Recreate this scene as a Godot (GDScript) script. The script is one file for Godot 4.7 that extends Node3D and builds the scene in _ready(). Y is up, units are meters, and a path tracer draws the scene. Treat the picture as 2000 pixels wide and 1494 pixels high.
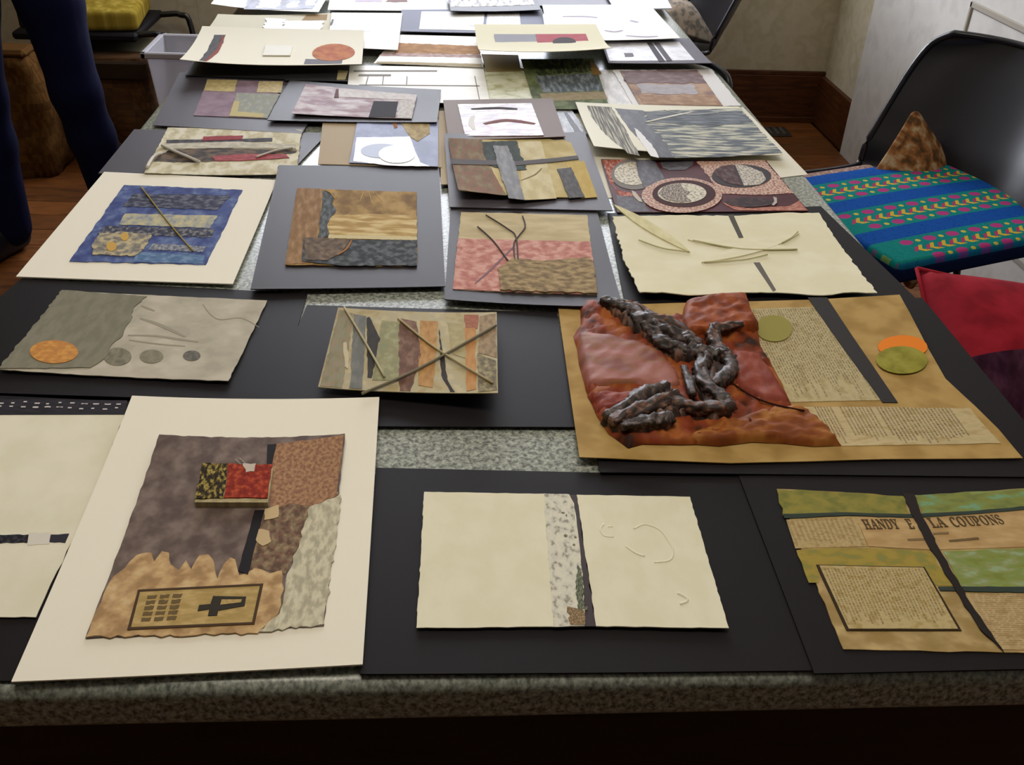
extends Node3D
# A long laminate table covered with mounted collages and prints, in a room lit by a window at its far end.
# Metres, y up. The table runs along -z; its top is at y = TOP.
const TOP := 0.74
var origin := Vector3.ZERO          # where the thing under construction stands
var mats := {}
var taken := {}
var here: Node3D                    # the thing under construction

# ---------------------------------------------------------------- naming
func numbered(n: String) -> String:
	var k: int = taken.get(n, 0)
	taken[n] = k + 1
	return n if k == 0 else "%s_%03d" % [n, k]

func tag(o: Node, label: String, category: String, group := "", kind := "") -> Node:
	if label != "": o.set_meta("label", label)
	if category != "": o.set_meta("category", category)
	if group != "": o.set_meta("group", group)
	if kind != "": o.set_meta("kind", kind)
	return o

func thing(called: String, at: Vector3, label: String, category: String, group := "") -> Node3D:
	var o := Node3D.new()
	o.name = numbered(called)
	add_child(o)
	o.position = at
	origin = at
	here = o
	tag(o, label, category, group)
	return o

func commit(st: SurfaceTool, called: String, m: Material, parent: Node) -> MeshInstance3D:
	var o := MeshInstance3D.new()
	st.index()
	o.mesh = st.commit()
	o.name = called if parent != self else numbered(called)
	o.material_override = m
	o.cast_shadow = GeometryInstance3D.SHADOW_CASTING_SETTING_ON
	parent.add_child(o, true)
	return o

func structure(st: SurfaceTool, called: String, m: Material, label := "", parent: Node = self) -> MeshInstance3D:
	var o := commit(st, called, m, parent)
	o.name = called
	if parent == self:
		o.set_meta("kind", "structure")
		if label != "": o.set_meta("label", label)
		o.set_meta("category", called.get_slice("_", 0))
	return o

# ---------------------------------------------------------------- materials
func paint(hex: String, rough := 0.85, spec := 0.28, metal := 0.0) -> StandardMaterial3D:
	var key := "%s %s %s %s" % [hex, rough, spec, metal]
	if not mats.has(key):
		var m := StandardMaterial3D.new()
		m.albedo_color = Color(hex)
		m.roughness = rough
		m.metallic_specular = spec
		m.metallic = metal
		mats[key] = m
	return mats[key]

func textured(img: Image, rough := 0.85, spec := 0.4) -> StandardMaterial3D:
	var m := StandardMaterial3D.new()
	img.generate_mipmaps()
	m.albedo_texture = ImageTexture.create_from_image(img)
	m.roughness = rough
	m.metallic_specular = spec
	return m

# noise with fx by fy blots across the picture, mapped to a list of colours
func ramp(cols: Array, fx: float, fy: float, sd: int, size := 256, oct := 5, gain := 0.55) -> Image:
	var n := FastNoiseLite.new()
	n.seed = sd
	n.noise_type = FastNoiseLite.TYPE_SIMPLEX
	n.fractal_type = FastNoiseLite.FRACTAL_FBM
	n.fractal_octaves = oct
	n.fractal_gain = gain
	n.frequency = 1.0 / 20.0
	var w := clampi(int(fx * 20.0), 6, 640)
	var h := clampi(int(fy * 20.0), 6, 640)
	var g := n.get_image(w, h, false, false, true)
	g.convert(Image.FORMAT_L8)
	g.resize(size, size, Image.INTERPOLATE_CUBIC)
	var d := g.get_data()
	var lut := PackedByteArray()
	for i in 256:
		var t := clampf((i / 255.0 - 0.5) * 1.5 + 0.5, 0.0, 0.9999) * (cols.size() - 1)
		var c := Color(cols[int(t)]).lerp(Color(cols[int(t) + 1]), t - floorf(t))
		lut.append_array([int(c.r * 255), int(c.g * 255), int(c.b * 255)])
	var out := PackedByteArray()
	out.resize(size * size * 3)
	for i in size * size:
		var b := d[i] * 3
		out[i * 3] = lut[b]
		out[i * 3 + 1] = lut[b + 1]
		out[i * 3 + 2] = lut[b + 2]
	return Image.create_from_data(size, size, false, Image.FORMAT_RGB8, out)

# small mottled patterns share two large pictures, TILE pixels each
const TILE := 204
var sheets: Array[Image] = []
var sheet_users := []
var tiles := 0

func mottle(palette: Array, fx: float, fy: float, sd: int, rough := 0.8, spec := 0.28, _size := 0, oct := 5) -> StandardMaterial3D:
	var cols := palette.duplicate()
	cols.sort_custom(func(a, b): return Color(a).get_luminance() < Color(b).get_luminance())
	var key := str(cols, fx, fy, sd, rough, spec)
	if not mats.has(key):
		var k := tiles / 100
		if k == sheets.size():
			sheets.append(Image.create(TILE * 10, TILE * 10, false, Image.FORMAT_RGB8))
			sheet_users.append([])
		var spot := Vector2i(tiles % 10, (tiles / 10) % 10) * TILE
		tiles += 1
		sheets[k].blit_rect(ramp(cols, fx, fy, sd, TILE, oct), Rect2i(0, 0, TILE, TILE), spot)
		var m := StandardMaterial3D.new()
		sheet_users[k].append(m)
		m.uv1_scale = Vector3(TILE - 6, TILE - 6, 1) / Vector3(TILE * 10, TILE * 10, 1)
		m.uv1_offset = Vector3(spot.x + 3, spot.y + 3, 0) / (TILE * 10.0)
		m.roughness = rough
		m.metallic_specular = spec
		mats[key] = m
	return mats[key]

# printed columns of small text; along = "v" when the lines run down the picture
func text_block(img: Image, box: Rect2, lines: int, ink: Color, sd: int, along := "h", ragged := 0.25) -> void:
	var r := RandomNumberGenerator.new()
	r.seed = sd
	var s := float(img.get_width())
	var pitch := (box.size.y if along == "h" else box.size.x) / lines
	for i in lines:
		var a := 0.0
		var run := box.size.x if along == "h" else box.size.y
		var stop := run * (1.0 - r.randf() * ragged)
		while a < stop:
			var wl := minf(r.randf_range(0.012, 0.05), stop - a)
			var c := ink
			c.a = r.randf_range(0.5, 1.0)
			var q := Rect2(box.position.x + a, box.position.y + i * pitch, wl, pitch * 0.5) if along == "h" else Rect2(box.position.x + i * pitch, box.position.y + a, pitch * 0.5, wl)
			var p := Rect2i(int(q.position.x * s), int(q.position.y * s), maxi(1, int(q.size.x * s)), maxi(1, int(q.size.y * s)))
			var mid := p.get_center().clamp(Vector2i.ZERO, Vector2i(img.get_width() - 1, img.get_height() - 1))
			img.fill_rect(p, img.get_pixelv(mid).lerp(ink, c.a * 0.75))
			a += wl + 0.009

func newsprint(cols: Array, ink: String, sd: int, blocks: Array, along := "v", size := 320) -> StandardMaterial3D:
	var im := ramp(cols, 5, 5, sd, size)
	for b in blocks:
		text_block(im, b[0], b[1], Color(ink), sd + int(b[1]), along)
	return textured(im, 0.9, 0.25)

func fill_poly(img: Image, pts: PackedVector2Array, col: Color) -> void:
	var s := img.get_size()
	var lo := 1e9
	var hi := -1e9
	for p in pts:
		lo = minf(lo, p.y * s.y)
		hi = maxf(hi, p.y * s.y)
	for y in range(maxi(0, int(lo)), mini(s.y, int(hi) + 1)):
		var xs: Array[float] = []
		for i in pts.size():
			var a := pts[i] * Vector2(s)
			var b := pts[(i + 1) % pts.size()] * Vector2(s)
			if (a.y <= y + 0.5) != (b.y <= y + 0.5):
				xs.append(a.x + (y + 0.5 - a.y) / (b.y - a.y) * (b.x - a.x))
		xs.sort()
		for k in range(0, xs.size() - 1, 2):
			var x0 := clampi(int(round(xs[k])), 0, s.x)
			var x1 := clampi(int(round(xs[k + 1])), 0, s.x)
			if x1 > x0: img.fill_rect(Rect2i(x0, y, x1 - x0, 1), col)

# ---------------------------------------------------------------- solids
func begin() -> SurfaceTool:
	var st := SurfaceTool.new()
	st.begin(Mesh.PRIMITIVE_TRIANGLES)
	return st

func tri(st: SurfaceTool, a: Vector3, b: Vector3, c: Vector3, ua := Vector2.ZERO, ub := Vector2.ZERO, uc := Vector2.ZERO) -> void:
	st.set_uv(ua); st.add_vertex(a)
	st.set_uv(ub); st.add_vertex(b)
	st.set_uv(uc); st.add_vertex(c)

func quad(st: SurfaceTool, a: Vector3, b: Vector3, c: Vector3, d: Vector3, u := Rect2(0, 0, 1, 1)) -> void:
	var p := u.position
	var e := u.end
	tri(st, a, b, c, p, Vector2(e.x, p.y), e)
	tri(st, a, c, d, p, e, Vector2(p.x, e.y))

# chamfered box about the point c
func box(st: SurfaceTool, c: Vector3, size: Vector3, bev := 0.004, b := Basis.IDENTITY) -> void:
	var h := size * 0.5
	bev = minf(bev, minf(h.x, minf(h.y, h.z)) * 0.9)
	st.set_smooth_group(-1)
	var f := func(x: float, y: float, z: float, ax: int) -> Vector3:
		var v := Vector3(x * (h.x - (bev if ax != 0 else 0.0)), y * (h.y - (bev if ax != 1 else 0.0)), z * (h.z - (bev if ax != 2 else 0.0)))
		return c + b * v
	for s in [-1.0, 1.0]:
		var q := [[f.call(s, -1, -1, 0), f.call(s, 1, -1, 0), f.call(s, 1, 1, 0), f.call(s, -1, 1, 0)], [f.call(-1, s, -1, 1), f.call(-1, s, 1, 1), f.call(1, s, 1, 1), f.call(1, s, -1, 1)], [f.call(-1, -1, s, 2), f.call(1, -1, s, 2), f.call(1, 1, s, 2), f.call(-1, 1, s, 2)]]
		for k in q: face(st, k, c)
	for s in [-1.0, 1.0]:
		for t in [-1.0, 1.0]:
			face(st, [f.call(s, t, -1, 0), f.call(s, t, 1, 0), f.call(s, t, 1, 1), f.call(s, t, -1, 1)], c)
			face(st, [f.call(s, -1, t, 0), f.call(s, 1, t, 0), f.call(s, 1, t, 2), f.call(s, -1, t, 2)], c)
			face(st, [f.call(-1, s, t, 1), f.call(1, s, t, 1), f.call(1, s, t, 2), f.call(-1, s, t, 2)], c)
			for w in [-1.0, 1.0]:
				face(st, [f.call(s, t, w, 0), f.call(s, t, w, 1), f.call(s, t, w, 2)], c)

# a convex face turned away from the point c
func face(st: SurfaceTool, p: Array, c: Vector3) -> void:
	var n: Vector3 = (p[2] - p[0]).cross(p[1] - p[0])
	var q := p.duplicate()
	if n.dot((p[0] + p[1] + p[2]) / 3.0 - c) < 0: q.reverse()
	for i in range(1, q.size() - 1): tri(st, q[0], q[i], q[i + 1])

func tube_mesh(st: SurfaceTool, pts: Array, rad: Array, sides := 8, flat := 1.0) -> void:
	st.set_smooth_group(0)
	var rings := []
	for i in pts.size():
		var t: Vector3 = (pts[mini(i + 1, pts.size() - 1)] - pts[maxi(i - 1, 0)]).normalized()
		var up := Vector3.UP if absf(t.y) < 0.95 else Vector3.RIGHT
		var x := t.cross(up).normalized()
		var y := x.cross(t).normalized()
		var r: float = rad[mini(i, rad.size() - 1)]
		var ring := []
		for k in sides:
			var a := TAU * k / sides
			ring.append(pts[i] + (x * cos(a) + y * sin(a) * flat) * r)
		rings.append(ring)
	for i in range(1, rings.size()):
		for k in sides:
			var l := (k + 1) % sides
			quad(st, rings[i - 1][k], rings[i - 1][l], rings[i][l], rings[i][k], Rect2(float(k) / sides, float(i) / rings.size(), 1.0 / sides, 1.0 / rings.size()))
	for k in range(1, sides - 1):
		tri(st, rings[0][0], rings[0][k + 1], rings[0][k])
		tri(st, rings[-1][0], rings[-1][k], rings[-1][k + 1])

func tube(parent: Node, called: String, pts: Array, rad: Array, m: Material, sides := 8) -> MeshInstance3D:
	var st := begin()
	var q := []
	for p in pts: q.append(p - origin)
	tube_mesh(st, q, rad, sides)
	st.generate_normals()
	return commit(st, called, m, parent)

func smooth_path(pts: Array, n := 6) -> Array:
	var out := []
	for i in pts.size() - 1:
		var a = pts[maxi(i - 1, 0)]
		var d = pts[mini(i + 2, pts.size() - 1)]
		for k in n: out.append(pts[i].cubic_interpolate(pts[i + 1], a, d, float(k) / n))
	out.append(pts[-1])
	return out

# ---------------------------------------------------------------- sheets of paper and board
# a sheet lies on the table; its corners have the heights given (metres above the table top), its middle the lowest of them
func sf(_low: float, c: Array) -> Dictionary:
	var base: float = c[0].y
	for q in c: base = minf(base, q.y)
	return {"b": base, "c": c, "p": 2.0, "q": 2.0, "n": 0.0, "g": null, "k": 20.0, "edge": [0.0, 0.0, 0.0, 0.0]}

func at(S: Dictionary, u: float, v: float, off := 0.0) -> Vector3:
	var c: Array = S.c
	var x := lerpf(lerpf(c[0].x, c[1].x, u), lerpf(c[3].x, c[2].x, u), v)
	var z := lerpf(lerpf(c[0].z, c[1].z, u), lerpf(c[3].z, c[2].z, u), v)
	var b: float = S.b
	var uu := clampf(u, 0, 1)
	var vv := clampf(v, 0, 1)
	var l := pow(1 - uu, S.p)
	var r := pow(uu, S.p)
	var t := pow(1 - vv, S.q)
	var d := pow(vv, S.q)
	var y: float = b + (c[0].y - b) * l * t + (c[1].y - b) * r * t + (c[2].y - b) * r * d + (c[3].y - b) * l * d
	var e: Array = S.edge
	y += e[0] * pow(1 - vv, 4) + e[1] * pow(uu, 4) + e[2] * pow(vv, 4) + e[3] * pow(1 - uu, 4)
	if S.n > 0.0:
		if S.g == null:
			S.g = FastNoiseLite.new()
			S.g.seed = int(absf(x * 1000)) + 7
			S.g.frequency = S.k
			S.g.fractal_octaves = 3
		y += S.n * (S.g.get_noise_2d(x, z) + 0.6)
	return Vector3(x, TOP + y + off, z)

func pv(a: Array) -> PackedVector2Array:
	var o := PackedVector2Array()
	for i in range(0, a.size(), 2): o.append(Vector2(a[i], a[i + 1]))
	return o

func el(c: Vector2, a: Vector2, b: Vector2, n := 26) -> PackedVector2Array:
	var o := PackedVector2Array()
	for i in n: o.append(c + a * cos(TAU * i / n) + b * sin(TAU * i / n))
	return o

func rect(x0 := 0.0, y0 := 0.0, x1 := 1.0, y1 := 1.0) -> PackedVector2Array:
	return PackedVector2Array([Vector2(x0, y0), Vector2(x1, y0), Vector2(x1, y1), Vector2(x0, y1)])

# the outline with a torn, uneven edge
func torn(p: PackedVector2Array, amp: float, sd: int, step := 0.04) -> PackedVector2Array:
	var r := RandomNumberGenerator.new()
	r.seed = sd
	var o := PackedVector2Array()
	for i in p.size():
		var a := p[i]
		var b := p[(i + 1) % p.size()]
		var n := maxi(1, int(a.distance_to(b) / step))
		var nn := (b - a).orthogonal().normalized()
		o.append(a)
		for k in range(1, n): o.append(a.lerp(b, (k + r.randf_range(-0.3, 0.3)) / n) + nn * r.randf_range(-amp, amp))
	return o

# a piece of sheet S: the outline in the sheet's own 0..1 square, from lo to hi metres above the sheet
func piece(parent: Node, called: String, S: Dictionary, outline: PackedVector2Array, lo: float, hi: float, m: Material, n := 1, label := "") -> MeshInstance3D:
	var st := begin()
	var p := outline.duplicate()
	var area := 0.0
	for i in p.size(): area += p[i].cross(p[(i + 1) % p.size()])
	if area < 0: p.reverse()
	var bb := Rect2(p[0], Vector2.ZERO)
	for q in p: bb = bb.expand(q)
	var cells := []
	if n <= 1: cells.append(p)
	else:
		for i in n:
			for j in n:
				var r := Rect2(bb.position + bb.size * Vector2(i, j) / n, bb.size / n)
				var cell := PackedVector2Array([r.position, Vector2(r.end.x, r.position.y), r.end, Vector2(r.position.x, r.end.y)])
				cells.append_array(Geometry2D.intersect_polygons(p, cell))
	for cell in cells:
		var ids := Geometry2D.triangulate_polygon(cell)
		for k in range(0, ids.size(), 3):
			var v := [cell[ids[k]], cell[ids[k + 1]], cell[ids[k + 2]]]
			if (v[1] - v[0]).cross(v[2] - v[0]) < 0: v.reverse()
			var w := []
			var u := []
			for q in v:
				w.append(at(S, q.x, q.y, hi) - origin)
				u.append((q - bb.position) / bb.size)
			if (w[2] - w[0]).cross(w[1] - w[0]).y < 0:
				w.reverse(); u.reverse()
			st.set_smooth_group(0)
			tri(st, w[0], w[1], w[2], u[0], u[1], u[2])
			var d := Vector3(0, lo - hi, 0)
			st.set_smooth_group(1)
			tri(st, w[2] + d, w[1] + d, w[0] + d, u[2], u[1], u[0])
	var out := PackedVector2Array()
	for i in p.size():
		var a := p[i]
		var b := p[(i + 1) % p.size()]
		var s := 1 if n <= 1 else maxi(1, int(ceil(maxf(absf(a.x - b.x) / bb.size.x, absf(a.y - b.y) / bb.size.y) * n)))
		for k in s: out.append(a.lerp(b, float(k) / s))
	st.set_smooth_group(-1)
	for i in out.size():
		var a := out[i]
		var b := out[(i + 1) % out.size()]
		var ua := (a - bb.position) / bb.size
		var ub := (b - bb.position) / bb.size
		var a1 := at(S, a.x, a.y, hi) - origin
		var b1 := at(S, b.x, b.y, hi) - origin
		var d := Vector3(0, lo - hi, 0)
		tri(st, a1, b1 + d, b1, ua, ub, ub)
		tri(st, a1, a1 + d, b1 + d, ua, ua, ub)
	st.generate_normals()
	var o := commit(st, called, m, parent)
	if label != "": o.set_meta("label", label)
	return o

# a twig, wire or thread lying on sheet S along the points
func thread(parent: Node, called: String, S: Dictionary, p: PackedVector2Array, r: float, off: float, m: Material, label := "") -> MeshInstance3D:
	var q := []
	for k in p.size(): q.append(at(S, p[k].x, p[k].y, off + r))
	var dense := smooth_path(q, 5) if q.size() > 2 else [q[0], q[0].lerp(q[1], 0.33), q[0].lerp(q[1], 0.67), q[1]]
	var o := tube(parent, called, dense, [r], m, 7)
	if label != "": o.set_meta("label", label)
	return o

# a mounted or loose work standing at the middle of its sheet
func work(called: String, S: Dictionary, label: String, category: String, group := "") -> Node3D:
	var m := at(S, 0.5, 0.5)
	return thing(called, Vector3(m.x, TOP + S.b, m.z), label, category, group)

const LAMP_ENERGY := 1.5

func _ready() -> void:
	# camera
	var cam := Camera3D.new()
	cam.name = "camera"
	cam.transform = Transform3D(Basis(Vector3(0.997734, 0.038045, 0.055489), Vector3(-0.001582, 0.837807, -0.545964), Vector3(-0.067260, 0.544639, 0.835969)), Vector3(0.1100, 1.4000, 0.0000))
	cam.keep_aspect = Camera3D.KEEP_HEIGHT
	cam.fov = 42.9253
	cam.near = 0.02
	cam.far = 60.0
	add_child(cam)
	cam.current = true
	# sky and exposure
	var sky_m := ProceduralSkyMaterial.new()
	sky_m.sky_top_color = Color(0.72, 0.8, 0.92)
	sky_m.sky_horizon_color = Color(0.95, 0.96, 1.0)
	sky_m.ground_horizon_color = Color(0.55, 0.55, 0.52)
	sky_m.ground_bottom_color = Color(0.3, 0.3, 0.27)
	sky_m.sky_energy_multiplier = 2.0
	var sky := Sky.new()
	sky.sky_material = sky_m
	var env := Environment.new()
	env.background_mode = Environment.BG_SKY
	env.sky = sky
	env.tonemap_mode = Environment.TONE_MAPPER_LINEAR
	env.tonemap_exposure = 1.0
	env.sdfgi_enabled = true
	env.ssao_enabled = true
	env.ssil_enabled = true
	var we := WorldEnvironment.new()
	we.name = "environment"
	we.environment = env
	add_child(we)
	# daylight in the window opening
	var day := AreaLight3D.new()
	day.name = "window_daylight"
	day.area_size = Vector2(2.0, 1.2)
	day.light_color = Color(0.98, 0.98, 1.0)
	day.light_energy = 6.0
	day.shadow_enabled = true
	day.position = Vector3(0.125, 1.625, -4.4)
	day.rotation_degrees.y = 180
	add_child(day)
	room()
	furniture()
	front_row()
	second_row()
	middle_rows()
	back_rows()
	person()
	# the shared pictures are complete now
	for k in sheets.size():
		var t := ImageTexture.create_from_image(sheets[k])
		for u in sheet_users[k]: u.albedo_texture = t

# ---------------------------------------------------------------- front rows of the table
func front_row() -> void:
	var black := paint("1b181a", 0.55, 0.24)
	var cream := paint("f1ecdc", 0.9, 0.3)
	var b := 0.0016
	# cream sheet with a black printed band, at the left edge of the picture
	var S := sf(0, [Vector3(-0.563, 0.0015, -0.992), Vector3(-0.258, 0.0015, -0.975), Vector3(-0.203, 0.0015, -0.557), Vector3(-0.482, 0.0015, -0.562)])
	var w := work("mounted_print", S, "cream print under a black band with white marks, at the left picture edge", "artwork", "works mounted on black board")
	piece(w, "mat_board", S, rect(), 0, b, black)
	var C := sf(0.002, [Vector3(-0.518, 0.0044, -0.970), Vector3(-0.263, 0.0044, -0.965), Vector3(-0.243, 0.0044, -0.625), Vector3(-0.488, 0.0044, -0.628)])
	var bodym := piece(w, "paper_sheet", C, torn(pv([0.027, 0.096, 1.012, 0.08, 1.011, 0.452, 1.011, 0.605, 0.983, 0.83, 0.972, 0.998, 0, 1]), 0.004, 5), 0, 0.0008, mottle(["e5e1cb", "e9e5d0", "e1dcc3"], 3, 3, 91, 0.9), 6)
	var band := piece(w, "printed_band", C, pv([0, 0, 1.002, 0, 1.014, 0.085, 0.019, 0.101]), 0, 0.0011, mottle(["25222a", "302b33", "221f24"], 6, 4, 92, 0.7), 4)
	var r := RandomNumberGenerator.new()
	r.seed = 12
	for k in 11:
		var x := 0.44 + k * 0.052
		for j in 2:
			var y := 0.018 + 0.028 * j + r.randf_range(-0.006, 0.006)
			piece(band, "white_mark", C, torn(rect(x, y, x + r.randf_range(0.012, 0.03), y + 0.007), 0.003, k * 7 + j, 0.012), 0.001, 0.0014, paint("c9c3c4"))
	piece(bodym, "dark_strip", C, torn(pv([0.138, 0.684, 0.822, 0.683, 0.83, 0.718, 0.159, 0.723]), 0.003, 8, 0.02), 0.0006, 0.0012, mottle(["24232a", "4a4950", "1e1c20"], 30, 2, 93))
	piece(bodym, "dark_strip", C, torn(pv([0.906, 0.683, 0.975, 0.679, 0.973, 0.718, 0.912, 0.714]), 0.002, 9, 0.02), 0.0006, 0.0012, paint("34333c"))
	piece(bodym, "pale_strip", C, torn(pv([0.819, 0.675, 0.903, 0.675, 0.915, 0.722, 0.833, 0.726]), 0.002, 10, 0.02), 0.0006, 0.0011, paint("d8d4c8"))

	# cream mat with the tan and brown collage that carries a figure 4
	S = sf(0.004, [Vector3(-0.254, 0.0140, -0.960), Vector3(0.031, 0.0130, -0.959), Vector3(0.040, 0.0090, -0.562), Vector3(-0.244, 0.0060, -0.553)])
	S.q = 3.0
	w = work("mounted_collage", S, "brown and tan collage with a figure 4 on a cream mat, near table edge", "artwork", "works mounted on cream board")
	piece(w, "mat_board", S, rect(), 0, b, cream, 10)
	C = sf(0.006, [Vector3(-0.203, 0.0180, -0.879), Vector3(-0.002, 0.0180, -0.880), Vector3(0.003, 0.0090, -0.606), Vector3(-0.198, 0.0085, -0.597)])
	C.q = 3.0
	var sheet := piece(w, "collage_sheet", C, torn(rect(), 0.003, 21, 0.03), 0, 0.001, mottle(["5c4c48", "6f5f58", "786860", "64564f", "82736c"], 6, 7, 31, 0.6), 12)
	piece(sheet, "torn_paper", C, torn(pv([0.007, 0.819, 0.021, 0.742, 0.059, 0.704, 0.092, 0.644, 0.116, 0.636, 0.154, 0.632, 0.182, 0.678, 0.202, 0.629, 0.237, 0.637, 0.262, 0.693, 0.307, 0.723, 0.326, 0.676, 0.361, 0.72, 0.37, 0.683, 0.381, 0.654, 0.422, 0.651, 0.453, 0.681, 0.493, 0.771, 0.505, 0.702, 0.526, 0.669, 0.552, 0.68, 0.587, 0.757, 0.651, 0.726, 0.727, 0.753, 0.777, 0.74, 0.801, 0.829, 0.794, 0.939, 0.721, 1.018, 0.003, 0.998]), 0.006, 22, 0.03), 0.0005, 0.0016, mottle(["b08e63", "c9a877", "bf9f76", "d2b78c", "a3845e"], 6, 4, 32), 8)
	piece(sheet, "patterned_paper", C, torn(pv([0.629, 0.043, 0.995, 0.01, 0.986, 0.363, 0.874, 0.417, 0.761, 0.395, 0.669, 0.426, 0.636, 0.284]), 0.004, 23), 0.0005, 0.0014, mottle(["86604a", "9a735a", "a8825f", "b8926e"], 12, 14, 33), 8)
	piece(sheet, "torn_paper", C, torn(pv([0.669, 0.426, 0.761, 0.395, 0.873, 0.414, 0.943, 0.333, 1.003, 0.343, 0.896, 0.486, 0.829, 0.64, 0.798, 0.755, 0.724, 0.738, 0.622, 0.725, 0.626, 0.532]), 0.006, 24, 0.03), 0.0005, 0.0013, mottle(["6e5445", "836553", "7d7259", "5d4d40", "a08468"], 7, 7, 34), 8)
	piece(sheet, "peeled_paper", C, torn(pv([0.863, 0.417, 0.948, 0.382, 1.009, 0.355, 1.01, 0.595, 1.002, 0.996, 0.724, 1.012, 0.801, 0.94, 0.803, 0.784, 0.831, 0.652]), 0.008, 25, 0.025), 0.0009, 0.0019, mottle(["b9b39b", "cfc8ae", "aca893", "d6d0b8"], 6, 8, 35), 8)
	piece(sheet, "black_strip", C, pv([0.586, 0.05, 0.635, 0.047, 0.628, 0.179, 0.612, 0.224]), 0.0012, 0.002, black, 3)
	piece(sheet, "black_strip", C, torn(pv([0.593, 0.43, 0.639, 0.431, 0.626, 0.756, 0.578, 0.738]), 0.003, 26), 0.0012, 0.0021, black, 4)
	piece(sheet, "paper_scrap", C, torn(pv([0.643, 0.425, 0.706, 0.405, 0.715, 0.471, 0.649, 0.485]), 0.004, 27, 0.02), 0.0014, 0.0022, paint("cbb389"))
	piece(sheet, "paper_scrap", C, torn(pv([0.633, 0.532, 0.685, 0.544, 0.704, 0.598, 0.667, 0.62, 0.629, 0.588]), 0.004, 28, 0.02), 0.0014, 0.0022, paint("c8b18a"))
	var blk := piece(sheet, "canvas_block", C, pv([0.289, 0.213, 0.649, 0.222, 0.657, 0.415, 0.298, 0.406]), 0.001, 0.008, mottle(["a89c76", "c3b792"], 6, 6, 36), 3)
	piece(blk, "painted_square", C, torn(pv([0.281, 0.192, 0.413, 0.194, 0.434, 0.39, 0.296, 0.39]), 0.004, 29, 0.03), 0.008, 0.0092, mottle(["1f1a10", "8b7b3d", "2c2416", "a8974f", "4a3d1d"], 5, 5, 37))
	piece(blk, "painted_square", C, torn(pv([0.415, 0.194, 0.643, 0.204, 0.653, 0.395, 0.436, 0.39]), 0.004, 30, 0.03), 0.008, 0.0094, mottle(["7c2618", "9c3a24", "8a2a1c", "b5502e"], 5, 5, 38))
	piece(blk, "white_dab", C, torn(pv([0.49, 0.198, 0.557, 0.199, 0.558, 0.247, 0.517, 0.252]), 0.006, 41, 0.02), 0.0092, 0.0102, paint("c9bdb0"))
	thread(blk, "wire", C, pv([0.438, 0.152, 0.489, 0.192, 0.528, 0.205]), 0.0007, 0.004, paint("9a9084", 0.4))
	thread(blk, "wire", C, pv([0.457, 0.143, 0.522, 0.199, 0.546, 0.211]), 0.0007, 0.004, paint("9a9084", 0.4))
	var lb := piece(sheet, "printed_label", C, pv([0.154, 0.809, 0.705, 0.803, 0.701, 0.982, 0.166, 0.98]), 0.0012, 0.0022, mottle(["b49a62", "c4a972", "ab9158"], 4, 4, 39), 3)
	for f in [pv([0.154, 0.809, 0.705, 0.803, 0.705, 0.812, 0.154, 0.818]), pv([0.165, 0.97, 0.701, 0.973, 0.701, 0.982, 0.166, 0.98]), pv([0.154, 0.809, 0.165, 0.81, 0.179, 0.981, 0.166, 0.98]), pv([0.692, 0.804, 0.705, 0.803, 0.701, 0.982, 0.689, 0.981])]:
		piece(lb, "ruled_line", C, f, 0.002, 0.0026, paint("4d3b2c"))
	var lq := pv([0.154, 0.809, 0.705, 0.803, 0.701, 0.982, 0.166, 0.98])
	for k in 3:
		for j in 5:
			var q := PackedVector2Array()
			for e in [[0, 0], [0.075, 0], [0.07, 0.09], [0, 0.09]]:
				var x: float = 0.09 + 0.1 * k + e[0]
				var y: float = 0.16 + 0.14 * j + e[1]
				q.append(lq[0].lerp(lq[1], x).lerp(lq[3].lerp(lq[2], x), y))
			piece(lb, "printed_word", C, torn(q, 0.003, k * 9 + j, 0.012), 0.002, 0.0025, paint("6e5c3e"))
	# the figure lies on its side, its top towards the right
	var four := pv([0.641, 0.861, 0.642, 0.902, 0.532, 0.917, 0.532, 0.938, 0.493, 0.938, 0.492, 0.909, 0.443, 0.915, 0.443, 0.889, 0.491, 0.887, 0.494, 0.852])
	piece(lb, "figure_4", C, four, 0.002, 0.0028, paint("38342c"), 1, "dark printed figure 4")
	piece(lb, "figure_4", C, pv([0.625, 0.873, 0.623, 0.886, 0.535, 0.893, 0.536, 0.87]), 0.0026, 0.003, mottle(["b49a62", "c4a972", "ab9158"], 4, 4, 39), 1, "tan counter of the figure")

	# black mat with two cream halves and a speckled torn edge
	S = sf(0, [Vector3(0.034, 0.0015, -0.839), Vector3(0.429, 0.0015, -0.822), Vector3(0.429, 0.0015, -0.553), Vector3(0.038, 0.0040, -0.556)])
	w = work("mounted_collage", S, "two plain cream sheets split by a torn dark strip, on black mat", "artwork", "works mounted on black board")
	piece(w, "mat_board", S, rect(), 0, b, black, 6)
	C = sf(0.002, [Vector3(0.087, 0.0050, -0.794), Vector3(0.367, 0.0050, -0.783), Vector3(0.363, 0.0070, -0.598), Vector3(0.084, 0.0070, -0.604)])
	C.p = 1.5
	var white := mottle(["e6e2c8", "e9e5cc", "e3dfc3"], 3, 3, 44, 0.92, 0.25)
	var lf := piece(w, "paper_sheet", C, torn(pv([0, 0, 0.543, -0.002, 0.557, 0.077, 0.556, 0.392, 0.55, 0.696, 0.536, 0.985, 0, 1]), 0.002, 51, 0.03), 0, 0.0011, white, 8)
	piece(w, "dark_strip", C, torn(pv([0.533, -0.002, 0.573, 0.001, 0.57, 0.31, 0.57, 0.585, 0.572, 0.985, 0.533, 0.985, 0.551, 0.548, 0.553, 0.228]), 0.003, 52, 0.03), 0.0004, 0.0008, paint("453d40", 0.6), 6)
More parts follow.
